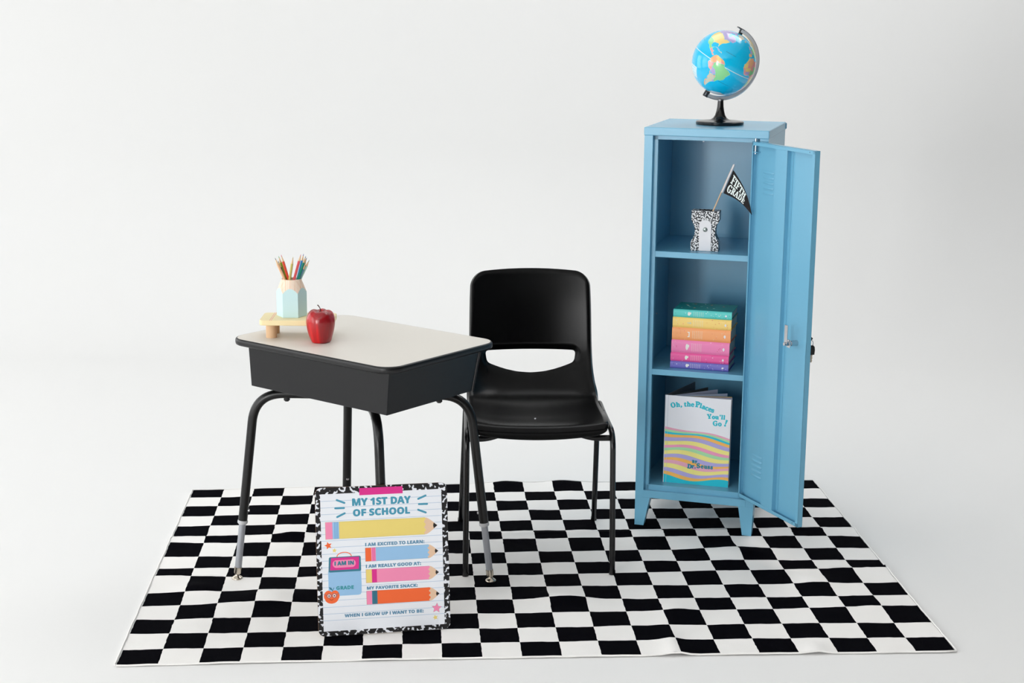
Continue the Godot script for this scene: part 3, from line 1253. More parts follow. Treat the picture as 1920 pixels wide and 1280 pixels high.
# ------------------------------------------------------------------ globe
func build_globe() -> void:
	var gp := Vector3(0.6496, 1.2797, -5.0492)
	var root := thing("globe", "small blue world globe in chrome arm on black stand atop the locker", "globe", at(gp))
	var b := Mb.new()
	b.lathe([Vector2(0.0, 0.0), Vector2(0.0745, 0.0), Vector2(0.0745, 0.0), Vector2(0.0755, 0.0015), Vector2(0.0755, 0.008), Vector2(0.0755, 0.008), Vector2(0.0738, 0.0103), Vector2(0.060, 0.0120), Vector2(0.040, 0.0132), Vector2(0.029, 0.0155), Vector2(0.0215, 0.0205), Vector2(0.0160, 0.029), Vector2(0.0123, 0.042), Vector2(0.0100, 0.056), Vector2(0.0088, 0.0745), Vector2(0.0088, 0.0745), Vector2(0.0, 0.0745)], 56)
	obj("stand", b, mat(col(10, 10, 11), 0.16), root)
	var c := Vector3(0.0062, 0.1915, 0.0)
	var r := 0.1005
	# polar axis: leans right in the picture and a little towards the camera
	var tilt := Basis(Vector3.RIGHT, 0.16) * Basis(Vector3.BACK, -0.49)
	b = Mb.new()
	var rows := []
	var uvs := []
	var nrm := []
	var nj := 40
	var ni := 80
	for j in nj + 1:
		var la := lerpf(-PI / 2, PI / 2, float(j) / nj)
		var row := []
		var ru := []
		var rn := []
		for i in ni + 1:
			var lo := TAU * i / ni - PI
			var ang := lo - deg_to_rad(-43.0)
			var d := Vector3(cos(la) * sin(ang), sin(la), cos(la) * cos(ang))
			row.append(d * r)
			rn.append(d)
			ru.append(Vector2(float(i) / ni, 1.0 - float(j) / nj))
		rows.append(row)
		uvs.append(ru)
		nrm.append(rn)
	b.x = Transform3D(tilt, c)
	b.grid(rows, false, uvs, nrm)
	var gm := tex_mat(globe_map(), 0.15)
	gm.clearcoat_enabled = true
	gm.clearcoat = 0.5
	gm.clearcoat_roughness = 0.06
	obj("ball", b, gm, root)
	# half meridian arm in the plane of the axis
	b = Mb.new()
	var turn := Basis(Vector3.BACK, -0.49) * Basis(Vector3.UP, 0.30)
	rows = []
	var R := 0.1108
	var sect := [Vector2(-0.0050, -0.0070), Vector2(0.0035, -0.0075), Vector2(0.0072, -0.0045), Vector2(0.0056, 0.0), Vector2(0.0072, 0.0045), Vector2(0.0035, 0.0075), Vector2(-0.0050, 0.0070), Vector2(-0.0032, 0.0)]
	var prof := []
	for k in 61:
		var an := lerpf(-PI / 2 - 0.06, PI / 2 + 0.05, k / 60.0)
		var ring := []
		for q in sect:
			ring.append(Vector3((R + q.x) * cos(an), (R + q.x) * sin(an), q.y))
		rows.append(ring)
	rows.reverse()
	b.x = Transform3D(turn, c)
	# flat facets along, smooth round the arm
	for i in sect.size():
		var strip := []
		for k in rows.size():
			strip.append([rows[k][i], rows[k][(i + 1) % sect.size()]])
		b.grid(strip)
	obj("meridian_arm", b, mat(col(226, 228, 232), 0.24, 0.55), root)
	# pivots at the poles
	b = Mb.new()
	b.x = Transform3D(turn, c)
	b.tube([Vector3(0, 0.098, 0), Vector3(0, 0.112, 0)], 0.0065, 16)
	obj("pole_pivot", b, mat(col(30, 32, 34), 0.3), root)
	b = Mb.new()
	b.x = Transform3D(turn, c)
	b.tube([Vector3(0, -0.098, 0), Vector3(0, -0.119, 0)], 0.0085, 16)
	obj("pole_pivot", b, mat(col(40, 41, 44), 0.3), root)
	b = Mb.new()
	b.x = Transform3D(turn, c)
	b.box(Vector3(-0.0185, 0.1135, -0.0065), Vector3(0.006, 0.1175, 0.0065), 0.001)
	obj("end_tab", b, mat(col(120, 122, 126), 0.25, 0.8), root)
	# neck between stand and arm
	b = Mb.new()
	b.tube([Vector3(0.0, 0.0735, 0), Vector3(0.0, 0.078, 0)], 0.0094, 16)
	obj("neck", b, mat(col(120, 122, 126), 0.25, 0.8), root)

func globe_map() -> ImageTexture:
	var ocean := col(6, 198, 246)
	var c := Canvas.new(Vector2(360, 180), 4.0, ocean)
	var rng := RandomNumberGenerator.new()
	rng.seed = 31
	var yel := col(252, 222, 142)
	var org := col(253, 190, 142)
	var pnk := col(250, 170, 168)
	var pur := col(190, 176, 226)
	var grn := col(146, 226, 154)
	var tan := col(220, 214, 192)
	var L := func(pts: Array, k: Color, edge := true) -> void:
		var p := []
		for i in range(0, pts.size(), 2):
			p.append(Vector2(pts[i] + 180.0, 90.0 - pts[i + 1]))
		# break the straight runs into ragged coasts
		for level in 4:
			var q2 := []
			for i in p.size():
				var a2: Vector2 = p[i]
				var b2: Vector2 = p[(i + 1) % p.size()]
				q2.append(a2)
				if a2.distance_to(b2) > 0.9:
					q2.append(a2.lerp(b2, rng.randf_range(0.4, 0.6)) + (b2 - a2).orthogonal() * rng.randf_range(-0.15, 0.15))
			p = q2
		if edge:
			var q := p.duplicate()
			q.append(p[0])
			c.path(q, 0.9, col(160, 230, 244))
		c.poly(p, k)
	# graticule and equator
	for k in range(0, 360, 15):
		c.rect(k, 0, k + 0.25, 180, col(50, 206, 246))
	for k in range(15, 180, 15):
		c.rect(0, k, 360, k + 0.25, col(50, 206, 246))
	c.rect(0, 89.2, 360, 90.4, col(214, 236, 240))
	# Greenland, Canada, Alaska, USA, Mexico, Central America, Caribbean
	L.call([-45, 60, -22, 70, -18, 80, -35, 83, -60, 80, -70, 77, -54, 68], tan)
	L.call([-125, 49, -95, 49, -83, 43, -75, 45, -60, 47, -56, 52, -64, 60, -78, 62, -80, 53, -93, 60, -95, 68, -85, 73, -70, 68, -75, 78, -100, 78, -120, 72, -141, 69, -135, 58], pur)
	L.call([-141, 69, -165, 66, -160, 58, -150, 60, -141, 60], yel)
	L.call([-125, 49, -123, 40, -117, 32, -106, 31, -97, 26, -94, 29, -84, 30, -81, 25, -80, 32, -75, 37, -70, 42, -67, 45, -75, 45, -83, 43, -95, 49], yel)
	L.call([-117, 32, -106, 31, -97, 26, -97, 20, -91, 18, -87, 21, -89, 16, -95, 15, -105, 20, -112, 27], grn)
	L.call([-91, 18, -88, 16, -83, 15, -83, 10, -78, 9, -81, 7, -85, 10, -92, 14], pnk)
	L.call([-85, 22, -77, 20, -74, 20, -80, 23], pur)
	L.call([-74, 19, -68, 18, -70, 20], org)
	# South America
	L.call([-77, 8, -71, 12, -62, 10, -52, 5, -60, 2, -66, 1, -70, -3, -78, -3, -80, 1], org)
	L.call([-71, 12, -62, 10, -60, 6, -66, 4, -72, 8], yel, false)
	L.call([-60, 7, -52, 5, -52, 2, -58, 2], pnk, false)
	L.call([-70, -3, -66, 1, -60, 2, -52, 4, -50, 0, -44, -2, -35, -6, -39, -14, -41, -22, -48, -26, -53, -33, -57, -29, -55, -23, -58, -18, -62, -12, -70, -10], grn)
	L.call([-80, -3, -70, -3, -70, -10, -69, -18, -76, -14, -81, -6], pnk)
	L.call([-70, -10, -62, -12, -58, -18, -63, -22, -69, -20], pur, false)
	L.call([-63, -22, -58, -20, -55, -25, -58, -27], org, false)
	L.call([-68, -22, -63, -22, -56, -27, -57, -35, -62, -40, -66, -47, -69, -54, -72, -50, -70, -38], tan)
	L.call([-71, -18, -68, -22, -70, -38, -72, -50, -69, -55, -75, -52, -73, -38], org, false)
	L.call([-58, -30, -53, -33, -55, -35, -58, -34], pur, false)
	# Africa
	L.call([-17, 15, -17, 21, -10, 30, -6, 36, 10, 37, 11, 33, 20, 31, 32, 31, 35, 24, 43, 12, 51, 12, 42, -2, 40, -15, 35, -24, 31, -30, 20, -35, 17, -29, 12, -17, 13, -6, 9, 4, 4, 6, -8, 4, -13, 9], pnk)
	L.call([-17, 15, -17, 21, -10, 30, -6, 36, -2, 32, -9, 27, -6, 17, -12, 15], yel, false)
	L.call([-9, 27, -2, 32, 0, 36, 8, 37, 10, 30, 3, 19], org, false)
	L.call([-12, 15, -6, 17, 4, 19, 2, 12, -8, 10], yel, false)
	L.call([3, 14, 14, 13, 10, 5, 4, 6], grn, false)
	L.call([-8, 10, 2, 12, 4, 6, -8, 4], pur, false)
	L.call([10, 22, 24, 20, 24, 10, 14, 8], grn, false)
	L.call([12, -6, 24, -6, 24, -17, 12, -17], grn, false)
	L.call([14, 5, 30, 5, 30, -10, 14, -6], yel, false)
	L.call([12, -17, 24, -18, 20, -28, 16, -28], pur, false)
	# Europe and the British Isles, Scandinavia, Iberia
	L.call([-9, 37, -9, 43, -2, 44, -5, 48, 3, 51, 8, 54, 10, 57, 20, 55, 30, 60, 60, 65, 60, 45, 30, 45, 22, 37, 15, 38, 12, 44, 3, 43, 0, 38], grn)
	L.call([-9, 37, -9, 43, 3, 43, 0, 38], org, false)
	L.call([-5, 48, 3, 51, 8, 48, 5, 43, -2, 44], pur, false)
	L.call([5, 60, 12, 56, 18, 60, 25, 66, 28, 70, 15, 68], yel)
	L.call([-5, 50, 1, 52, -2, 57, -6, 58], pnk)
	L.call([-24, 64, -14, 65, -18, 67], org)
	# Asia and Australia in outline
	L.call([30, 60, 60, 70, 100, 77, 170, 70, 160, 60, 135, 52, 122, 38, 120, 25, 108, 20, 105, 8, 98, 15, 88, 22, 78, 8, 70, 22, 57, 25, 50, 30, 35, 33, 30, 42], yel)
	L.call([75, 38, 90, 48, 120, 50, 122, 38, 120, 25, 100, 22, 80, 30], pnk, false)
	L.call([114, -22, 130, -12, 142, -11, 153, -27, 148, -38, 130, -32, 116, -34], org)
	L.call([-180, -78, 180, -78, 180, -90, -180, -90], col(235, 238, 240))
	# legend panel in the south Pacific and small ocean lettering strokes
	c.rect(44, 118, 78, 140, col(206, 236, 244))
	for k in 4:
		c.rect(47, 121 + k * 5, 74 - (k % 2) * 6, 121.8 + k * 5, col(150, 205, 222))
	for q in [[118.0, 64.0, 22.0], [134.0, 117.0, 24.0], [40.0, 70.0, 20.0]]:
		for k in 14:
			c.rect(q[0] + q[2] * k / 14.0, q[1], q[0] + q[2] * (k + 0.6) / 14.0, q[1] + 0.9, col(10, 96, 140))
	return c.texture()

# ------------------------------------------------------------------ sharpener-shaped cup and pennant
func marble(img: Image, area_px: Rect2i, freq: float, cut: float, dark: Color, light: Color, seed: int, stretch := Vector2.ONE) -> void:
	var nz := FastNoiseLite.new()
	nz.noise_type = FastNoiseLite.TYPE_SIMPLEX_SMOOTH
	nz.seed = seed
	nz.frequency = freq
	nz.fractal_octaves = 2
	nz.fractal_gain = 0.35
	nz.domain_warp_enabled = true
	nz.domain_warp_amplitude = 0.6 / freq
	nz.domain_warp_frequency = freq * 1.3
	for y in range(area_px.position.y, area_px.end.y):
		for x in range(area_px.position.x, area_px.end.x):
			img.set_pixel(x, y, light if nz.get_noise_2d(x * stretch.x, y * stretch.y) > cut else dark)

func build_sharpener() -> void:
	var w0 := 0.0690
	var dp := 0.0445
	var root := thing("pencil_holder", "pencil holder shaped like a pencil sharpener, speckled black and white, on the top locker shelf", "pencil holder", lock_at(Vector3(0.1853, 0.8941, -w0), 0.06))
	# outline of the front in local coordinates (x from the middle, y up)
	var half := [[0.0435, 0.0], [0.0435, 0.026], [0.0425, 0.031], [0.036, 0.041], [0.0322, 0.052], [0.0318, 0.064], [0.0335, 0.077], [0.037, 0.085], [0.042, 0.093], [0.0438, 0.098], [0.0438, 0.1265]]
	var poly := PackedVector2Array()
	for q in half:
		poly.append(Vector2(q[0], q[1]))
	for i in range(half.size() - 1, -1, -1):
		poly.append(Vector2(-half[i][0], half[i][1]))
	var img := Image.create(352, 512, false, Image.FORMAT_RGB8)
	marble(img, Rect2i(0, 0, 352, 512), 0.036, 0.0, col(44, 46, 52), col(236, 238, 240), 21)
	var t := ImageTexture.create_from_image(img)
	var m := tex_mat(t, 0.55)
	var uvf := func(p: Vector2): return Vector2(p.x / 0.088 + 0.5, 1.0 - p.y / 0.1265)
	# body: two halves of the outline around the square well, so the top is open
	var b := Mb.new()
	var wall := 0.009
	b.prism(poly, -0.008, 0.0, 0.0008, uvf)
	b.prism(poly, -dp, -dp + 0.008, 0.0008, uvf)
	for s in [-1, 1]:
		var side := PackedVector2Array()
		for q in half:
			side.append(Vector2(s * q[0], q[1]))
		side.append(Vector2(s * 0.022, 0.1265))
		side.append(Vector2(s * 0.022, 0.0))
		b.prism(side, -dp + 0.008, -0.008, 0.0, uvf)
	b.box(Vector3(-0.022, 0.0, -dp + 0.008), Vector3(0.022, 0.02, -0.008), 0.0)
	obj("body", b, m, root)
	b = Mb.new()
	for s in [-1, 1]:
		b.box(Vector3(s * 0.0214 - 0.0008, 0.02, -dp + 0.0078), Vector3(s * 0.0214 + 0.0008, 0.1262, -0.0078), 0.0)
		var zc: float = -dp / 2.0 + s * (dp / 2.0 - 0.0086)
		b.box(Vector3(-0.0222, 0.02, zc - 0.0008), Vector3(0.0222, 0.1262, zc + 0.0008), 0.0)
	b.box(Vector3(-0.0214, 0.02, -dp + 0.0086), Vector3(0.0214, 0.0212, -0.0086), 0.0)
	obj("well_lining", b, mat(col(22, 22, 25), 0.8), root)
	# white blade plate with arched top and a screw
	b = Mb.new()
	var pl := PackedVector2Array([Vector2(-0.0175, 0.0005), Vector2(0.0208, 0.0005), Vector2(0.0200, 0.082)])
	for k in range(1, 12):
		var an := PI * k / 12.0
		pl.append(Vector2(0.0008 + 0.0192 * cos(an), 0.082 + 0.0165 * sin(an)))
	pl.append(Vector2(-0.0184, 0.082))
	b.prism(pl, 0.0002, 0.0022, 0.0006)
	var plate := obj("blade_plate", b, mat(col(232, 232, 236), 0.3), root)
	b = Mb.new()
	b.x = Transform3D(Basis(Vector3.RIGHT, PI / 2), Vector3(0.001, 0.068, 0.0022))
	b.lathe([Vector2(0.0072, 0.0), Vector2(0.0072, 0.001), Vector2(0.006, 0.0022), Vector2(0.003, 0.0028), Vector2(0.0, 0.003)], 24)
	obj("screw", b, mat(col(140, 150, 148), 0.3, 0.9), plate)
	# pennant on a stick
	var flag := thing("pennant", "black felt pennant lettered FIFTH GRADE on a thin wooden stick in the speckled holder", "pennant", lock_at(Vector3.ZERO))
	b = Mb.new()
	b.tube([Vector3(0.1925, 0.935, -0.094), Vector3(0.2072, 1.0189, -0.074), Vector3(0.2725, 1.1708, -0.036)], 0.0022, 12)
	obj("stick", b, M.wood, flag)
	b = Mb.new()
	var s0 := Vector3(0.2388, 1.0835, -0.0455)
	var s1 := Vector3(0.2735, 1.1688, -0.0352)
	b.tube([s0, s1, s1 + (s1 - s0).normalized() * 0.004], [0.0032, 0.0032, 0.0008], 12)
	obj("sleeve", b, mat(col(225, 225, 228), 0.7), flag)
	var c := Canvas.new(Vector2(100, 80), 6.0, col(24, 22, 24))
	# lettering tapers towards the tip: x along the flag, y across at the sleeve; rows narrow with x
	var word := func(text: String, x0: float, x1: float, ya: float, yb: float) -> void:
		var g := letters(text, "Droid Serif")
		var bb := bounds(g)
		for o in [Vector2.ZERO, Vector2(0.5, 0), Vector2(-0.5, 0), Vector2(0, 0.5), Vector2(0, -0.5)]:
			c.letters(g, func(p):
				var fx: float = (p.x - bb.position.x) / bb.size.x
				var fy: float = 1.0 - (p.y - bb.position.y) / bb.size.y
				var x: float = lerpf(x0, x1, pow(fx, 0.92))
				var k: float = 1.0 - x / 105.0
				return Vector2(x, 40.0 + lerpf(ya, yb, fy) * k) + o, col(232, 242, 240))
	word.call("FIFTH", 7.0, 62.0, -31.0, -2.0)
	word.call("GRADE", 6.0, 66.0, 3.0, 31.0)
	var fm := tex_mat(c.texture(), 0.9)
	# cloth: from the sleeve to the tip, hanging in a wave
	var A := Vector3(0.2722, 1.1545, -0.034)
	var Bt := Vector3(0.2436, 1.0815, -0.043)
	var tip := Vector3(0.3415, 1.0262, 0.016)
	for side in 1:
		b = Mb.new()
		var rows := []
		var uvs := []
		for j in 17:
			var f := j / 16.0
			var row := []
			var ru := []
			for i in 33:
				var g := i / 32.0
				# the two long edges as curves
				var up := A.lerp(tip, g) + Vector3(0.0045, 0.012, 0) * sin(PI * g) + Vector3(0, 0, 0.004) * sin(TAU * g)
				var dn := Bt.lerp(tip, g) + Vector3(0.0015, 0.009, 0) * sin(PI * g) + Vector3(0, 0, 0.004) * sin(TAU * g + 0.6)
				row.append(dn.lerp(up, f))
				ru.append(Vector2(g, 0.5 - (f - 0.5) * (1.0 - g)))
			rows.append(row)
			uvs.append(ru)
		b.grid(rows, false, uvs)
		var back := []
		for j in range(16, -1, -1):
			var row := []
			for i in 33:
				row.append(rows[j][i] + Vector3(0.0002, 0, -0.0012))
			back.append(row)
		var bu := []
		for j in 17:
			var ru := []
			for i in 33:
				ru.append(Vector2(0.98, 0.02))
			bu.append(ru)
		b.grid(back, false, bu)
		obj("cloth", b, fm, flag)

# ------------------------------------------------------------------ books
func build_books() -> void:
	# bottom to top: y0, y1, x0, x1, turn, board colour, spine colour, label
	var list := [
		[0.5159, 0.5392, 0.0915, 0.2779, 0.000, col(62, 60, 138), col(116, 112, 198), "violet hardback book at the bottom of the stack on the middle locker shelf"],
		[0.5392, 0.5670, 0.0920, 0.2778, 0.003, col(186, 46, 104), col(240, 92, 164), "deep magenta hardback book, second from the bottom of the rainbow stack"],
		[0.5670, 0.6086, 0.0936, 0.2790, -0.002, col(216, 70, 112), col(246, 134, 188), "thick light pink hardback book between the magenta and orange books"],
		[0.6086, 0.6491, 0.0946, 0.2812, 0.002, col(238, 88, 38), col(255, 172, 112), "orange hardback book in the stack, directly under the yellow one"],
		[0.6491, 0.6822, 0.0956, 0.2824, -0.003, col(234, 160, 56), col(255, 218, 124), "yellow hardback book in the stack, directly under the teal one"],
		[0.6822, 0.7074, 0.0968, 0.2826, 0.004, col(12, 138, 136), col(92, 212, 206), "teal hardback book on top of the stack in the locker"]]
	var pages := mat(col(214, 208, 198), 0.85)
	var gold := col(236, 228, 208)
	var rng := RandomNumberGenerator.new()
	rng.seed = 7
	for k in list.size():
		var q: Array = list[k]
		var h: float = q[1] - q[0]
		var len: float = q[3] - q[2]
		var dp := 0.134 - 0.002 * k * 0.5
		var root := thing("hardback_book", q[7], "book", lock_at(Vector3(q[2], q[0], -0.0508), q[4]), "rainbow stack of hardbacks in the locker")
		var bm := mat(q[5].lerp(q[6], 0.25), 0.45)
		# boards
		for e in 2:
			var b := Mb.new()
			var y0 := 0.0002 if e == 0 else h - 0.0027
			b.box(Vector3(0, y0, -dp), Vector3(len, y0 + 0.0025, -0.004), 0.0006)
			obj("cover_board", b, bm, root)
		# rounded spine with its print
		var c := Canvas.new(Vector2(len, h) * 1000.0, 6.0, q[6])
		var W := len * 1000.0
		var Hh := h * 1000.0
		for i in 30:
			var pos := Vector2(rng.randf_range(4, W - 4), rng.randf_range(3, Hh - 3))
			if pos.x > W * 0.22 and pos.x < W * 0.55:
				continue
			var cc: Color = [Color(1, 1, 1), gold, q[5]][rng.randi() % 3]
			if k == 3 or k == 4:
				cc = [col(240, 110, 120), gold, col(236, 120, 80)][rng.randi() % 3]
			c.star(pos, rng.randf_range(1.1, 2.1), rng.randf() * 3.0, q[6].lerp(cc, 0.75))
		# little emblem, title strokes and publisher spot
		var ex := W * (0.27 if k > 0 else 0.29)
		if k == 3:
			c.rect(ex - 1, Hh * 0.30, ex + 6, Hh * 0.36, Color(0.96, 0.95, 0.92))
			c.rect(ex - 1, Hh * 0.66, ex + 6, Hh * 0.72, Color(0.96, 0.95, 0.92))
			c.rect(ex + 3, Hh * 0.30, ex + 6, Hh * 0.72, Color(0.96, 0.95, 0.92))
		elif k == 4:
			c.rect(ex - 4, Hh * 0.47, ex + 10, Hh * 0.53, Color(0.80, 0.82, 0.76))
			c.disc(Vector2(ex + 6, Hh * 0.5), Vector2(1.5, 4), Color(0.80, 0.82, 0.76))
		else:
			c.disc(Vector2(ex, Hh * 0.5), Vector2(minf(4.2, Hh * 0.2), Hh * 0.24), Color(0.96, 0.95, 0.92))
			c.disc(Vector2(ex + 5, Hh * 0.42), Vector2(2.2, Hh * 0.12), Color(0.96, 0.95, 0.92))
		for i in 6:
			var xx := W * 0.35 + i * W * 0.031
			var y := Hh * 0.2
			while y < Hh * 0.8:
				var d := rng.randf_range(0.6, 1.8)
				c.rect(xx, y, xx + W * 0.012, y + d, q[6].lerp(gold, 0.62))
				y += d + 0.5
		c.disc(Vector2(W * 0.9, Hh * 0.52), Vector2(3.0, Hh * 0.13), Color(0.93, 0.92, 0.95))
		var b := Mb.new()
		var rows := []
		var uvs := []
		for j in 9:
			var f := j / 8.0
			var row := []
			var ru := []
			for i in 2:
				row.append(Vector3(len * i, h * f, -0.004 + 0.0042 * sqrt(maxf(0.0, 1.0 - pow(2.0 * f - 1.0, 4.0)))))
				ru.append(Vector2(i, 1.0 - f))
			rows.append(row)
			uvs.append(ru)
		b.grid(rows, false, uvs)
		var ends := []
		obj("spine", b, tex_mat(c.texture(), 0.45), root)
		b = Mb.new()
		b.box(Vector3(0.003, 0.0026, -dp + 0.003), Vector3(len - 0.003, h - 0.0026, -0.0042), 0.0004)
		obj("page_block", b, pages, root)
		if k == 5:
			# foil specks on the upper cover
			for i in 14:
				b = Mb.new()
				b.x = Transform3D(Basis(Vector3.UP, rng.randf() * 3.0), Vector3(rng.randf_range(0.02, len - 0.02), h, -rng.randf_range(0.02, dp - 0.015)))
				b.box(Vector3(-0.004, -0.0002, -0.0012), Vector3(0.004, 0.0002, 0.0012), 0.0001)
				obj("foil_speck", b, mat([col(210, 240, 230), col(240, 150, 90), col(150, 220, 210)][i % 3], 0.3), root)

func build_picture_book() -> void:
	var root := thing("picture_book", "large white picture book with turquoise title and pastel bands, standing fanned open in locker", "book", lock_at(Vector3(0.0785, 0.1341, -0.0570), -0.0149 + 0.0297))
	var W := 0.2115
	var Hh := 0.291
	# cover print in millimetres
	var c := Canvas.new(Vector2(211.5, 291.0), 5.0, col(246, 248, 255))
	var teal := col(8, 196, 216)
	var cols := [col(242, 176, 200), col(176, 232, 176), col(16, 202, 226), col(255, 194, 96), col(184, 176, 232), col(252, 242, 144), col(252, 164, 200), col(176, 232, 176), col(252, 242, 144), col(184, 176, 232), col(255, 194, 96), col(242, 176, 200), col(252, 242, 144), col(184, 176, 232), col(255, 194, 96)]
	# plain rolling bands in the lower part
	var y0 := 104.0
	for k in cols.size() + 1:
		var p := []
		var wid := 12.4 + 2.5 * sin(k * 1.7)
		for i in 43:
			var x := 211.5 * i / 42.0
			var fall := lerpf(26.0, 6.0, minf(1.0, k / 14.0))
			p.append(Vector2(x, y0 + fall * pow(x / 211.5, 1.5) + (4.0 + k * 0.3) * sin(x / 34.0 + k * 0.35)))
		p.append(Vector2(211.5, 291))
		p.append(Vector2(0, 291))
		c.poly(p, teal if k == cols.size() else cols[k])
		y0 += wid if k > 2 else 6.5
	c.rect(0, 0, 1.2, 291, col(214, 220, 232))
	c.rect(8.5, 0, 9.3, 291, col(196, 204, 220))
	# title, letter by letter along a curve: text, x, y, turn, size
	var put := func(ch: String, x: float, y: float, turn: float, size: float, ink: Color) -> void:
		if ch == " ":
			return
		var g := letters(ch, "Droid Serif")
		var ref := bounds(letters("H", "Droid Serif"))
		var bb := bounds(g)
		var k := size / ref.size.y
		for o in [Vector2.ZERO, Vector2(1.0, 0), Vector2(-1.0, 0), Vector2(0, 1.0), Vector2(0, -1.0)]:
			c.letters(g, func(p): return Vector2(x, y) + (Vector2(p.x - bb.get_center().x, ref.position.y - p.y) * k).rotated(turn) + o, ink)
	var line := func(items: Array, size: float) -> void:
		for it in items:
			put.call(it[0], it[1], it[2], it[3], size * (it[4] if it.size() > 4 else 1.0), teal if it[2] < 150 else col(4, 132, 160))
	line.call([["O", 27, 39, -0.25, 1.1], ["h", 42, 36, -0.15], [",", 52, 35, 0.0], ["t", 65, 33, -0.1], ["h", 76, 32, 0.0], ["e", 88, 32, 0.05], ["P", 104, 32, 0.05, 1.25], ["l", 114, 34, 0.15], ["a", 123, 37, 0.2], ["c", 133, 40, 0.22], ["e", 143, 43, 0.25], ["s", 152, 46, 0.25]], 14.0)
	line.call([["Y", 144, 67, -0.1, 1.15], ["o", 157, 67, 0.0], ["u", 168, 67, 0.0], ["'", 178, 65, 0.0], ["l", 184, 66, 0.05], ["l", 191, 66, 0.05]], 12.5)
	line.call([["G", 164, 89, -0.1, 1.1], ["o", 178, 89, 0.0], ["!", 194, 88, 0.3, 1.5]], 14.0)
	line.call([["B", 97, 218, -0.1], ["y", 105, 217, 0.1]], 8.5)
	line.call([["D", 84, 238, 0.1, 1.15], ["r", 96, 236, 0.0], [".", 103, 236, 0.0], ["S", 114, 234, -0.1, 1.25], ["e", 126, 234, 0.0], ["u", 137, 234, 0.05], ["s", 147, 234, 0.05], ["s", 156, 234, 0.1]], 12.0)
	var b := Mb.new()
	b.box(Vector3(0, 0, -0.0028), Vector3(W, Hh, -0.0002), 0.0006)
	var front := obj("front_cover", b, mat(col(222, 226, 236), 0.4), root)
	b = Mb.new()
	b.quad(Vector3(0.0004, 0.0004, 0), Vector3(W - 0.0004, 0.0004, 0), Vector3(W - 0.0004, Hh - 0.0004, 0), Vector3(0.0004, Hh - 0.0004, 0), [Vector2(0, 1), Vector2(1, 1), Vector2(1, 0), Vector2(0, 0)])
	obj("cover_print", b, tex_mat(c.texture(), 0.35), front)
	# back cover and fanned leaves hinge on the spine
	var leaf := func(called: String, ang: float, len: float, t: float, m: Material, h: float) -> void:
		var q := Mb.new()
		q.x = Transform3D(Basis(Vector3.UP, ang), Vector3(0.004, 0, -0.006))
		q.box(Vector3(0.002, 0.0015, -t), Vector3(len, h, 0), minf(0.0004, t * 0.4))
		obj(called, q, m, root)
	leaf.call("back_cover", 1.285, W - 0.004, 0.0026, mat(col(120, 118, 124), 0.5), Hh)
	leaf.call("leaf", 0.965, W * 0.90, 0.0030, mat(col(70, 78, 78), 0.7), Hh - 0.005)
	leaf.call("leaf", 0.77, W * 0.94, 0.0012, mat(col(206, 210, 232), 0.7), Hh - 0.005)
	leaf.call("leaf", 0.47, W * 0.96, 0.0015, mat(col(200, 214, 240), 0.7), Hh - 0.005)
	leaf.call("leaf", 0.25, W * 0.985, 0.0012, mat(col(236, 204, 130), 0.7), Hh - 0.005)
	leaf.call("leaf", 0.19, W * 0.985, 0.0012, mat(col(214, 206, 226), 0.7), Hh - 0.005)
	leaf.call("leaf", 0.12, W * 0.985, 0.0016, mat(col(224, 226, 236), 0.7), Hh - 0.005)
	leaf.call("leaf", 0.06, W * 0.985, 0.0020, mat(col(230, 230, 236), 0.7), Hh - 0.005)
	b = Mb.new()
	b.box(Vector3(-0.0008, 0, -0.0125), Vector3(0.0012, Hh, -0.0006), 0.0006)
	obj("spine", b, mat(col(222, 226, 236), 0.4), root)

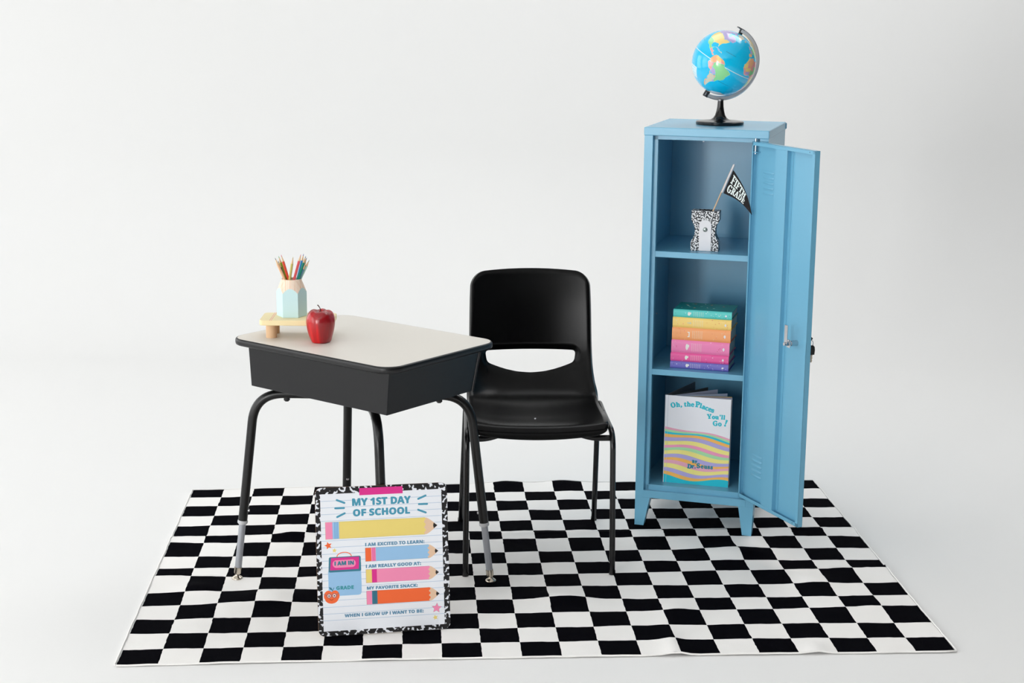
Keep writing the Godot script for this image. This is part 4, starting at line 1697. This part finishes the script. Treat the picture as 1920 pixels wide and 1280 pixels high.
# ------------------------------------------------------------------ first-day sign
func build_sign() -> void:
	var sx := Vector3(0.9786, -0.0066, -0.2058).normalized()
	var sy := Vector3(-0.0352, 0.9794, -0.1988).normalized()
	var sz := sx.cross(sy)
	var root := thing("day_sign", "first day of school sign with speckled border leaning on a front leg of the desk", "sign", Transform3D(Basis(sx, sy, sz), Vector3(-0.505, 0.004, -3.9516)))
	var W := 354.1
	var H := 394.0
	var b := Mb.new()
	var outline := Canvas.rounded(0, 0, W / 1000.0, H / 1000.0, 0.017)
	b.prism(outline, -0.0062, -0.0002, 0.0006)
	var board := obj("board", b, mat(col(150, 112, 80), 0.7), root)
	var sc := 4.0
	var paper := col(246, 249, 255)
	var c := Canvas.new(Vector2(W, H), sc, paper)
	var ink := col(22, 20, 22)
	var wh := col(240, 243, 250)
	var Wp := c.img.get_width()
	var Hp := c.img.get_height()
	for r in [Rect2i(0, 0, Wp, 74), Rect2i(0, Hp - 58, Wp, 58), Rect2i(0, 74, 62, Hp - 132), Rect2i(Wp - 66, 74, 66, Hp - 132)]:
		marble(c.img, r, 0.0175, 0.22, ink, wh, 4)
	c.rrect(13.5, 17.0, 338.6, 381.2, 1.5, paper)
	for k in 19:
		var y := 35.6 + 17.62 * k
		if y < 370.0:
			c.rect(13.8, y - 0.45, 338.4, y + 0.45, col(176, 199, 226))
	var blue := col(74, 156, 184)
	var steel := col(96, 146, 178)
	var mag := col(232, 50, 148)
	var pink := col(255, 148, 188)
	var sky := col(158, 202, 240)
	var yel := col(246, 222, 126)
	var org := col(255, 110, 54)
	var tl := col(58, 126, 148)
	var wood := col(240, 204, 172)
	c.rect(117.7, 5.0, 233.9, 24.0, mag)
	print_fit(c, "MY 1ST DAY", 98.0, 255.4, 31.6, 51.8, blue, 0.9)
	print_fit(c, "OF SCHOOL", 99.6, 252.6, 60.5, 79.8, blue, 0.9)
	for q in [[57.5, 34, 77.5, 42.3], [53, 55.5, 76, 55.8], [57.5, 79, 77.5, 70], [275.5, 41, 295.5, 33], [277, 55.2, 299, 55.6], [274.5, 70.3, 294.8, 78.6]]:
		c.stroke(Vector2(q[0], q[1]), Vector2(q[2], q[3]), 5.2, blue)
	# printed pencils: x0, y0, x1, y1, eraser end, ferrule end, tip x, colours
	var pencil := func(x0: float, y0: float, x1: float, y1: float, e: float, f: float, tip: float, ce: Color, cf: Color, cb: Color, stripe: Color) -> void:
		c.rect(x0 - 0.5, y0 - 0.5, x1, y1 + 0.5, cb.darkened(0.25))
		c.rect(x0, y0, e, y1, ce)
		c.rect(e, y0, f, y1, cf)
		for k in 3:
			var x := lerpf(e, f, 0.3 + 0.22 * k)
			c.rect(x, y0, x + 0.9, y1, stripe)
		c.rect(f, y0, x1, y1, cb)
		var ym := (y0 + y1) / 2.0
		var h := (y1 - y0) / 2.0
		var p := [Vector2(x1, y0)]
		for k in 9:
			var g := k / 8.0
			p.append(Vector2(lerpf(x1 + 3.0, tip, pow(g, 0.92)), ym - h * (1.0 - pow(g, 1.15)) * 1.0))
		for k in range(7, -1, -1):
			var g := k / 8.0
			p.append(Vector2(lerpf(x1 + 3.0, tip, pow(g, 0.92)), ym + h * (1.0 - pow(g, 1.15)) * 1.0))
		p.append(Vector2(x1, y1))
		c.poly(p, wood)
		for k in 6:
			c.disc(Vector2(x1 - 0.4, y0 + (y1 - y0) * (k + 0.5) / 6.0), Vector2(2.0, h / 6.5), cb if k % 2 == 0 else wood, 14)
		var xt := lerpf(x1, tip, 0.70)
		c.poly([Vector2(xt, ym - h * 0.34), Vector2(tip, ym), Vector2(xt, ym + h * 0.34), Vector2(xt - 1.5, ym)], col(26, 24, 26))
	pencil.call(25.6, 92.0, 292.0, 136.8, 44.1, 61.7, 325.5, pink, sky, yel, col(84, 146, 206))
	pencil.call(129.7, 165.3, 299.9, 201.0, 145.0, 157.5, 326.1, org, pink, sky, mag)
	pencil.call(129.9, 222.9, 300.3, 258.2, 145.5, 158.7, 326.4, yel, mag, pink, mag)
	pencil.call(130.3, 280.5, 300.4, 315.8, 144.6, 158.9, 326.3, pink, tl, org, col(40, 92, 116))
	print_fit(c, "I AM EXCITED TO LEARN:", 129.8, 289.1, 151.7, 160.9, steel, 0.5)
	print_fit(c, "I AM REALLY GOOD AT:", 130.0, 278.4, 209.8, 218.8, steel, 0.5)
	print_fit(c, "MY FAVORITE SNACK:", 131.0, 267.8, 268.2, 277.0, steel, 0.5)
	print_fit(c, "WHEN I GROW UP I WANT TO BE:", 70.0, 282.2, 337.7, 346.7, steel, 0.5)
	c.star(Vector2(317.6, 336.8), 14.2, 0.1, col(150, 120, 130))
	c.star(Vector2(317.6, 336.8), 13.2, 0.1, pink)
	c.star(Vector2(313.3, 362.0), 7.4, -0.25, yel)
	c.star(Vector2(31.8, 153.6), 10.4, -0.25, org)
	c.star(Vector2(47.7, 167.5), 6.4, 0.15, yel)
	# printed school bag
	var hp := []
	for k in 15:
		var an := PI + PI * k / 14.0
		hp.append(Vector2(73.0 + 19.0 * cos(an), 184.5 + 11.0 * sin(an)))
	c.path(hp, 2.2, org)
	c.poly([Vector2(29.5, 222), Vector2(117, 222), Vector2(117.5, 262), Vector2(117.0, 282), Vector2(114.5, 287), Vector2(109, 288.5), Vector2(36, 288.5), Vector2(31, 286), Vector2(29.5, 280)], sky)
	var flap := []
	for p in Canvas.rounded(30.5, 184.8, 117.4, 225.2, 4.0):
		flap.append(Vector2(p.x + (225.0 - p.y) * (0.05 if p.x < 70 else -0.012), p.y))
	c.poly(flap, tl)
	c.poly([Vector2(38.4, 187.2), Vector2(112.8, 187.0), Vector2(111.0, 219.6), Vector2(34.6, 219.8)], mag)
	c.rrect(41.9, 193.4, 103.4, 213.8, 10.0, pink)
	print_fit(c, "I AM IN", 46.8, 98.6, 196.6, 207.8, tl, 0.7)
	print_fit(c, "GRADE", 49.8, 96.5, 262.7, 272.3, col(52, 150, 160), 0.4)
	# printed apple with glasses
	c.poly([Vector2(40.5, 274), Vector2(33, 270), Vector2(30, 263.5), Vector2(37, 266)], tl)
	c.stroke(Vector2(39.5, 275), Vector2(43.5, 266.5), 1.6, tl)
	c.disc(Vector2(28.6, 287.5), Vector2(12.0, 14.2), org)
	c.disc(Vector2(46.0, 287.5), Vector2(12.0, 14.2), org)
	c.disc(Vector2(37.2, 294.0), Vector2(18.0, 14.0), org)
	for x in [30.2, 44.2]:
		c.disc(Vector2(x, 287.0), Vector2(6.6, 6.4), tl, 30)
		c.disc(Vector2(x, 287.0), Vector2(5.6, 5.4), org, 30)
		c.disc(Vector2(x, 287.2), Vector2(3.8, 4.0), Color(0.96, 0.96, 0.97))
		c.disc(Vector2(x, 287.4), Vector2(1.9, 2.0), col(60, 40, 36))
	c.stroke(Vector2(24, 286), Vector2(18.6, 282.5), 1.1, tl)
	c.stroke(Vector2(50.5, 286), Vector2(56.0, 280.0), 1.1, tl)
	c.path([Vector2(32, 296), Vector2(34.5, 298.3), Vector2(38, 298.6), Vector2(41, 296.2)], 1.2, col(150, 40, 20))
	b = Mb.new()
	var tr := Geometry2D.triangulate_polygon(outline)
	for k in range(0, tr.size(), 3):
		var q := [outline[tr[k]], outline[tr[k + 1]], outline[tr[k + 2]]]
		if (q[1] - q[0]).cross(q[2] - q[0]) < 0.0:
			q = [q[0], q[2], q[1]]
		var t3 := []
		for p in q:
			t3.append(Vector2(p.x * 1000.0 / W, 1.0 - p.y * 1000.0 / H))
		b.tri(Vector3(q[0].x, q[0].y, 0), Vector3(q[1].x, q[1].y, 0), Vector3(q[2].x, q[2].y, 0), t3[0], t3[1], t3[2])
	obj("printed_face", b, tex_mat(c.texture(), 0.45), root)

# ------------------------------------------------------------------ on the desk
const CUP := Vector3(-0.6265, 0.775, -4.4357)

func build_riser() -> void:
	var root := thing("desk_riser", "pale yellow wooden riser board on round dowel feet at the left of the desk", "riser", at(Vector3(-0.606, TOP_Y, -4.419), 0.012))
	var b := Mb.new()
	b.x = Transform3D(Basis(Vector3.RIGHT, Vector3.FORWARD, Vector3.UP), Vector3.ZERO)
	b.prism(Canvas.rounded(-0.104, -0.0585, 0.104, 0.0585, 0.014), 0.040, 0.055, 0.0016)
	obj("board", b, mat(col(246, 228, 178), 0.5), root)
	for k in 2:
		b = Mb.new()
		var x := -0.0745 + k * 0.0045
		b.box(Vector3(x, 0.0548, -0.0582), Vector3(x + 0.0014, 0.0552, 0.0582), 0.0)
		obj("painted_stripe", b, mat(col(236, 150, 140), 0.5), root)
	for x in [-0.074, 0.074]:
		for z in [-0.036, 0.024]:
			b = Mb.new()
			b.x = at(Vector3(x, 0, z))
			b.lathe([Vector2(0.0, 0.0), Vector2(0.0150, 0.0), Vector2(0.0150, 0.0), Vector2(0.0153, 0.0006), Vector2(0.0153, 0.040)], 32)
			obj("dowel_foot", b, mat(col(226, 188, 148), 0.6), root)

func build_pencils() -> void:
	var root := thing("pencil_cup", "hexagonal pencil cup shaped like a pale blue pencil end with bare wood top", "pencil cup", at(CUP, 0.03))
	var R := 0.0428
	var ap := R * cos(PI / 6)
	var kk := 0.40
	var y0 := 0.0685
	var ytop := 0.1055
	var seg := 96
	var rad := func(an: float) -> float:
		# corners at an = 0, 60, ...
		var m := fposmod(an, PI / 3) - PI / 6
		return ap / cos(m)
	var paint := Mb.new()
	var wood := Mb.new()
	# one flat face at a time so that the edges stay crisp
	for f in 6:
		var rp := []
		var rw := []
		var n := 17
		var cols := []
		for i in n:
			var an := PI / 3 * f + PI / 3 * i / (n - 1) * 0.99999 + 0.000003
			var r: float = rad.call(an)
			var d := Vector3(cos(an), 0, sin(an))
			var yb := y0 + (R - r) / kk
			cols.append([d, r, yb])
		for j in 5:
			var row := []
			for q in cols:
				var y: float = [0.0, 0.0012, 0.3, 0.8, 1.0][j] * (q[2] if j > 1 else 1.0)
				row.append(q[0] * (q[1] - (0.0010 if j == 0 else 0.0)) + Vector3(0, y, 0))
			rp.append(row)
		for j in 9:
			var row := []
			for q in cols:
				var y: float = lerpf(q[2], ytop, j / 8.0)
				row.append(q[0] * (R - kk * (y - y0)) + Vector3(0, y, 0))
			rw.append(row)
		for r2 in rp:
			r2.reverse()
		for r2 in rw:
			r2.reverse()
		paint.grid(rp)
		wood.grid(rw)
	var rt := R - kk * (ytop - y0)
	wood.lathe([Vector2(rt, ytop), Vector2(rt - 0.001, ytop + 0.0006), Vector2(0.0235, ytop + 0.0006), Vector2(0.0228, ytop), Vector2(0.0228, 0.012), Vector2(0.0, 0.012)], 48)
	obj("painted_body", paint, mat(col(206, 238, 241), 0.5), root)
	# bare wood with its grain
	var gi := Image.create(256, 64, false, Image.FORMAT_RGB8)
	var nz := FastNoiseLite.new()
	nz.seed = 9
	nz.frequency = 0.02
	for x in 256:
		for y in 64:
			var g := nz.get_noise_2d(x * 2.2, y * 0.35) * 0.5 + 0.5
			gi.set_pixel(x, y, col(252, 230, 210).lerp(col(238, 196, 162), smoothstep(0.52, 0.68, g)))
	var wm := tex_mat(ImageTexture.create_from_image(gi), 0.65)
	wm.uv1_triplanar = true
	wm.uv1_scale = Vector3(14, 6, 14)
	obj("wooden_rim", wood, wm, root)
	# pencils: tip and lower end, from the cup's foot
	var list := [
		["peach colored pencil leaning furthest left in the cup", col(236, 190, 150), Vector3(-0.0425, 0.1673, 0.0147), Vector3(0.0178, 0.016, 0.0010), col(90, 90, 96)],
		["black colored pencil lying along the peach one in the cup", col(28, 28, 32), Vector3(-0.0358, 0.1564, -0.0014), Vector3(0.0067, 0.016, 0.0075), col(40, 40, 44)],
		["lime green colored pencil behind the black one in the cup", col(156, 196, 46), Vector3(-0.0358, 0.1692, -0.0074), Vector3(0.0101, 0.016, -0.0160), col(120, 190, 120)],
		["red colored pencil right of the lime one in the cup", col(226, 76, 52), Vector3(-0.0267, 0.1745, 0.0032), Vector3(0.0175, 0.016, 0.0083), col(220, 90, 110)],
		["olive gold colored pencil standing alone mid cup", col(198, 184, 104), Vector3(0.0104, 0.1727, 0.0294), Vector3(-0.0184, 0.016, 0.0041), col(206, 176, 90)],
		["coral red colored pencil beside the bright blue one", col(222, 88, 96), Vector3(0.0313, 0.1791, 0.0204), Vector3(-0.0157, 0.016, 0.0105), col(226, 110, 130)],
		["bright blue colored pencil between the coral and green ones", col(40, 138, 206), Vector3(0.0346, 0.1753, -0.0128), Vector3(-0.0054, 0.016, -0.0076), col(60, 80, 170)],
		["emerald green colored pencil leaning right at the front of the cup", col(0, 138, 116), Vector3(0.0430, 0.1719, 0.0047), Vector3(-0.0104, 0.016, 0.0158), col(50, 120, 150)],
		["dark navy colored pencil half hidden behind the emerald one", col(38, 44, 84), Vector3(0.0451, 0.1664, -0.0005), Vector3(-0.0197, 0.016, -0.0032), col(70, 60, 120)],
		["short slate blue colored pencil, lowest tip on the right", col(96, 142, 170), Vector3(0.0430, 0.1531, 0.0047), Vector3(-0.0150, 0.016, -0.0035), col(226, 190, 130)],
		["pale mint colored pencil leaning furthest right in the cup", col(176, 216, 200), Vector3(0.0520, 0.1600, -0.0005), Vector3(-0.0183, 0.016, -0.0083), col(90, 150, 160)]]
	for q in list:
		var tip: Vector3 = q[2]
		var foot: Vector3 = q[3]
		var d := (tip - foot).normalized()
		var p := thing("colored_pencil", q[0], "pencil", Transform3D(Basis(), CUP), "colored pencils in the hexagonal cup")
		var len := foot.distance_to(tip)
		var b := Mb.new()
		var side := d.cross(Vector3.BACK).normalized()
		var xf := Transform3D(Basis(side, d, side.cross(d)), foot)
		b.x = xf
		var hex := PackedVector2Array()
		for i in 6:
			hex.append(Vector2.from_angle(TAU * i / 6.0 + 0.3) * 0.0037)
		b.x = xf * Transform3D(Basis(Vector3.RIGHT, -PI / 2), Vector3.ZERO)
		b.prism(hex, 0.0, len - 0.0195, 0.0002)
		obj("body", b, mat(q[1], 0.4), p)
		b = Mb.new()
		b.x = xf
		b.lathe([Vector2(0.0033, len - 0.0197), Vector2(0.0012, len - 0.0055)], 14)
		obj("wooden_tip", b, mat(col(230, 196, 156), 0.7), p)
		b = Mb.new()
		b.x = xf
		b.lathe([Vector2(0.0012, len - 0.0056), Vector2(0.0003, len), Vector2(0.0, len)], 10)
		obj("lead", b, mat(q[4], 0.6), p)

func build_apple() -> void:
	var root := thing("apple", "glossy dark red apple with a curved stem on the desk in front of the riser", "apple", at(Vector3(-0.5333, TOP_Y, -4.336)))
	var prof := [Vector2(0.0, 0.006), Vector2(0.008, 0.004), Vector2(0.016, 0.0012), Vector2(0.0215, 0.0), Vector2(0.0262, 0.0022), Vector2(0.0300, 0.010), Vector2(0.0345, 0.024), Vector2(0.0380, 0.039), Vector2(0.0400, 0.053), Vector2(0.0400, 0.064), Vector2(0.0378, 0.075), Vector2(0.0330, 0.0835), Vector2(0.0265, 0.0885), Vector2(0.0195, 0.0898), Vector2(0.0130, 0.0875), Vector2(0.0075, 0.0820), Vector2(0.003, 0.0755), Vector2(0.0, 0.0735)]
	var rows := []
	var uvs := []
	var K := 60
	var seg := 72
	for j in K + 1:
		var f := float(j) / K * (prof.size() - 1)
		var i0 := mini(int(f), prof.size() - 2)
		var g := f - i0
		var p0: Vector2 = prof[maxi(i0 - 1, 0)]
		var p1: Vector2 = prof[i0]
		var p2: Vector2 = prof[i0 + 1]
		var p3: Vector2 = prof[mini(i0 + 2, prof.size() - 1)]
		var q := p1.cubic_interpolate(p2, p0, p3, g)
		var row := []
		var ru := []
		for i in seg + 1:
			var an := -TAU * i / seg
			var lobe := cos(5.0 * an + 0.7)
			var hi := smoothstep(0.055, 0.088, q.y)
			var lo := 1.0 - smoothstep(0.0, 0.02, q.y)
			var r := maxf(q.x, 0.0) * (1.0 + 0.018 * lobe * hi + 0.04 * lobe * lo)
			row.append(Vector3(r * cos(an), q.y + 0.0014 * lobe * hi * smoothstep(0.006, 0.02, q.x) - 0.0, r * sin(an)))
			ru.append(Vector2(float(i) / seg, 1.0 - float(j) / K))
		rows.append(row)
		uvs.append(ru)
	var b := Mb.new()
	b.grid(rows, false, uvs)
	var img := Image.create(512, 256, false, Image.FORMAT_RGB8)
	var nz := FastNoiseLite.new()
	nz.seed = 2
	nz.frequency = 0.02
	for y in 256:
		for x in 512:
			var an := TAU * x / 512.0
			var g := nz.get_noise_3d(cos(an) * 70.0, y * 0.12, sin(an) * 70.0)
			var k := smoothstep(-0.35, 0.55, g + (y / 256.0 - 0.5) * 0.7)
			img.set_pixel(x, y, col(146, 4, 18).lerp(col(214, 8, 18), k))
	var m := tex_mat(ImageTexture.create_from_image(img), 0.28)
	m.clearcoat_enabled = true
	m.clearcoat = 0.4
	m.clearcoat_roughness = 0.12
	obj("flesh", b, m, root)
	b = Mb.new()
	b.tube([Vector3(0.0, 0.073, 0), Vector3(0.0015, 0.083, 0.001), Vector3(0.0010, 0.091, 0.001), Vector3(-0.0020, 0.0985, 0.001), Vector3(-0.0062, 0.1040, 0.001), Vector3(-0.0080, 0.1052, 0.001)], [0.0014, 0.0013, 0.0012, 0.0012, 0.0015, 0.0019], 10)
	obj("stem", b, mat(col(74, 30, 28), 0.6), root)
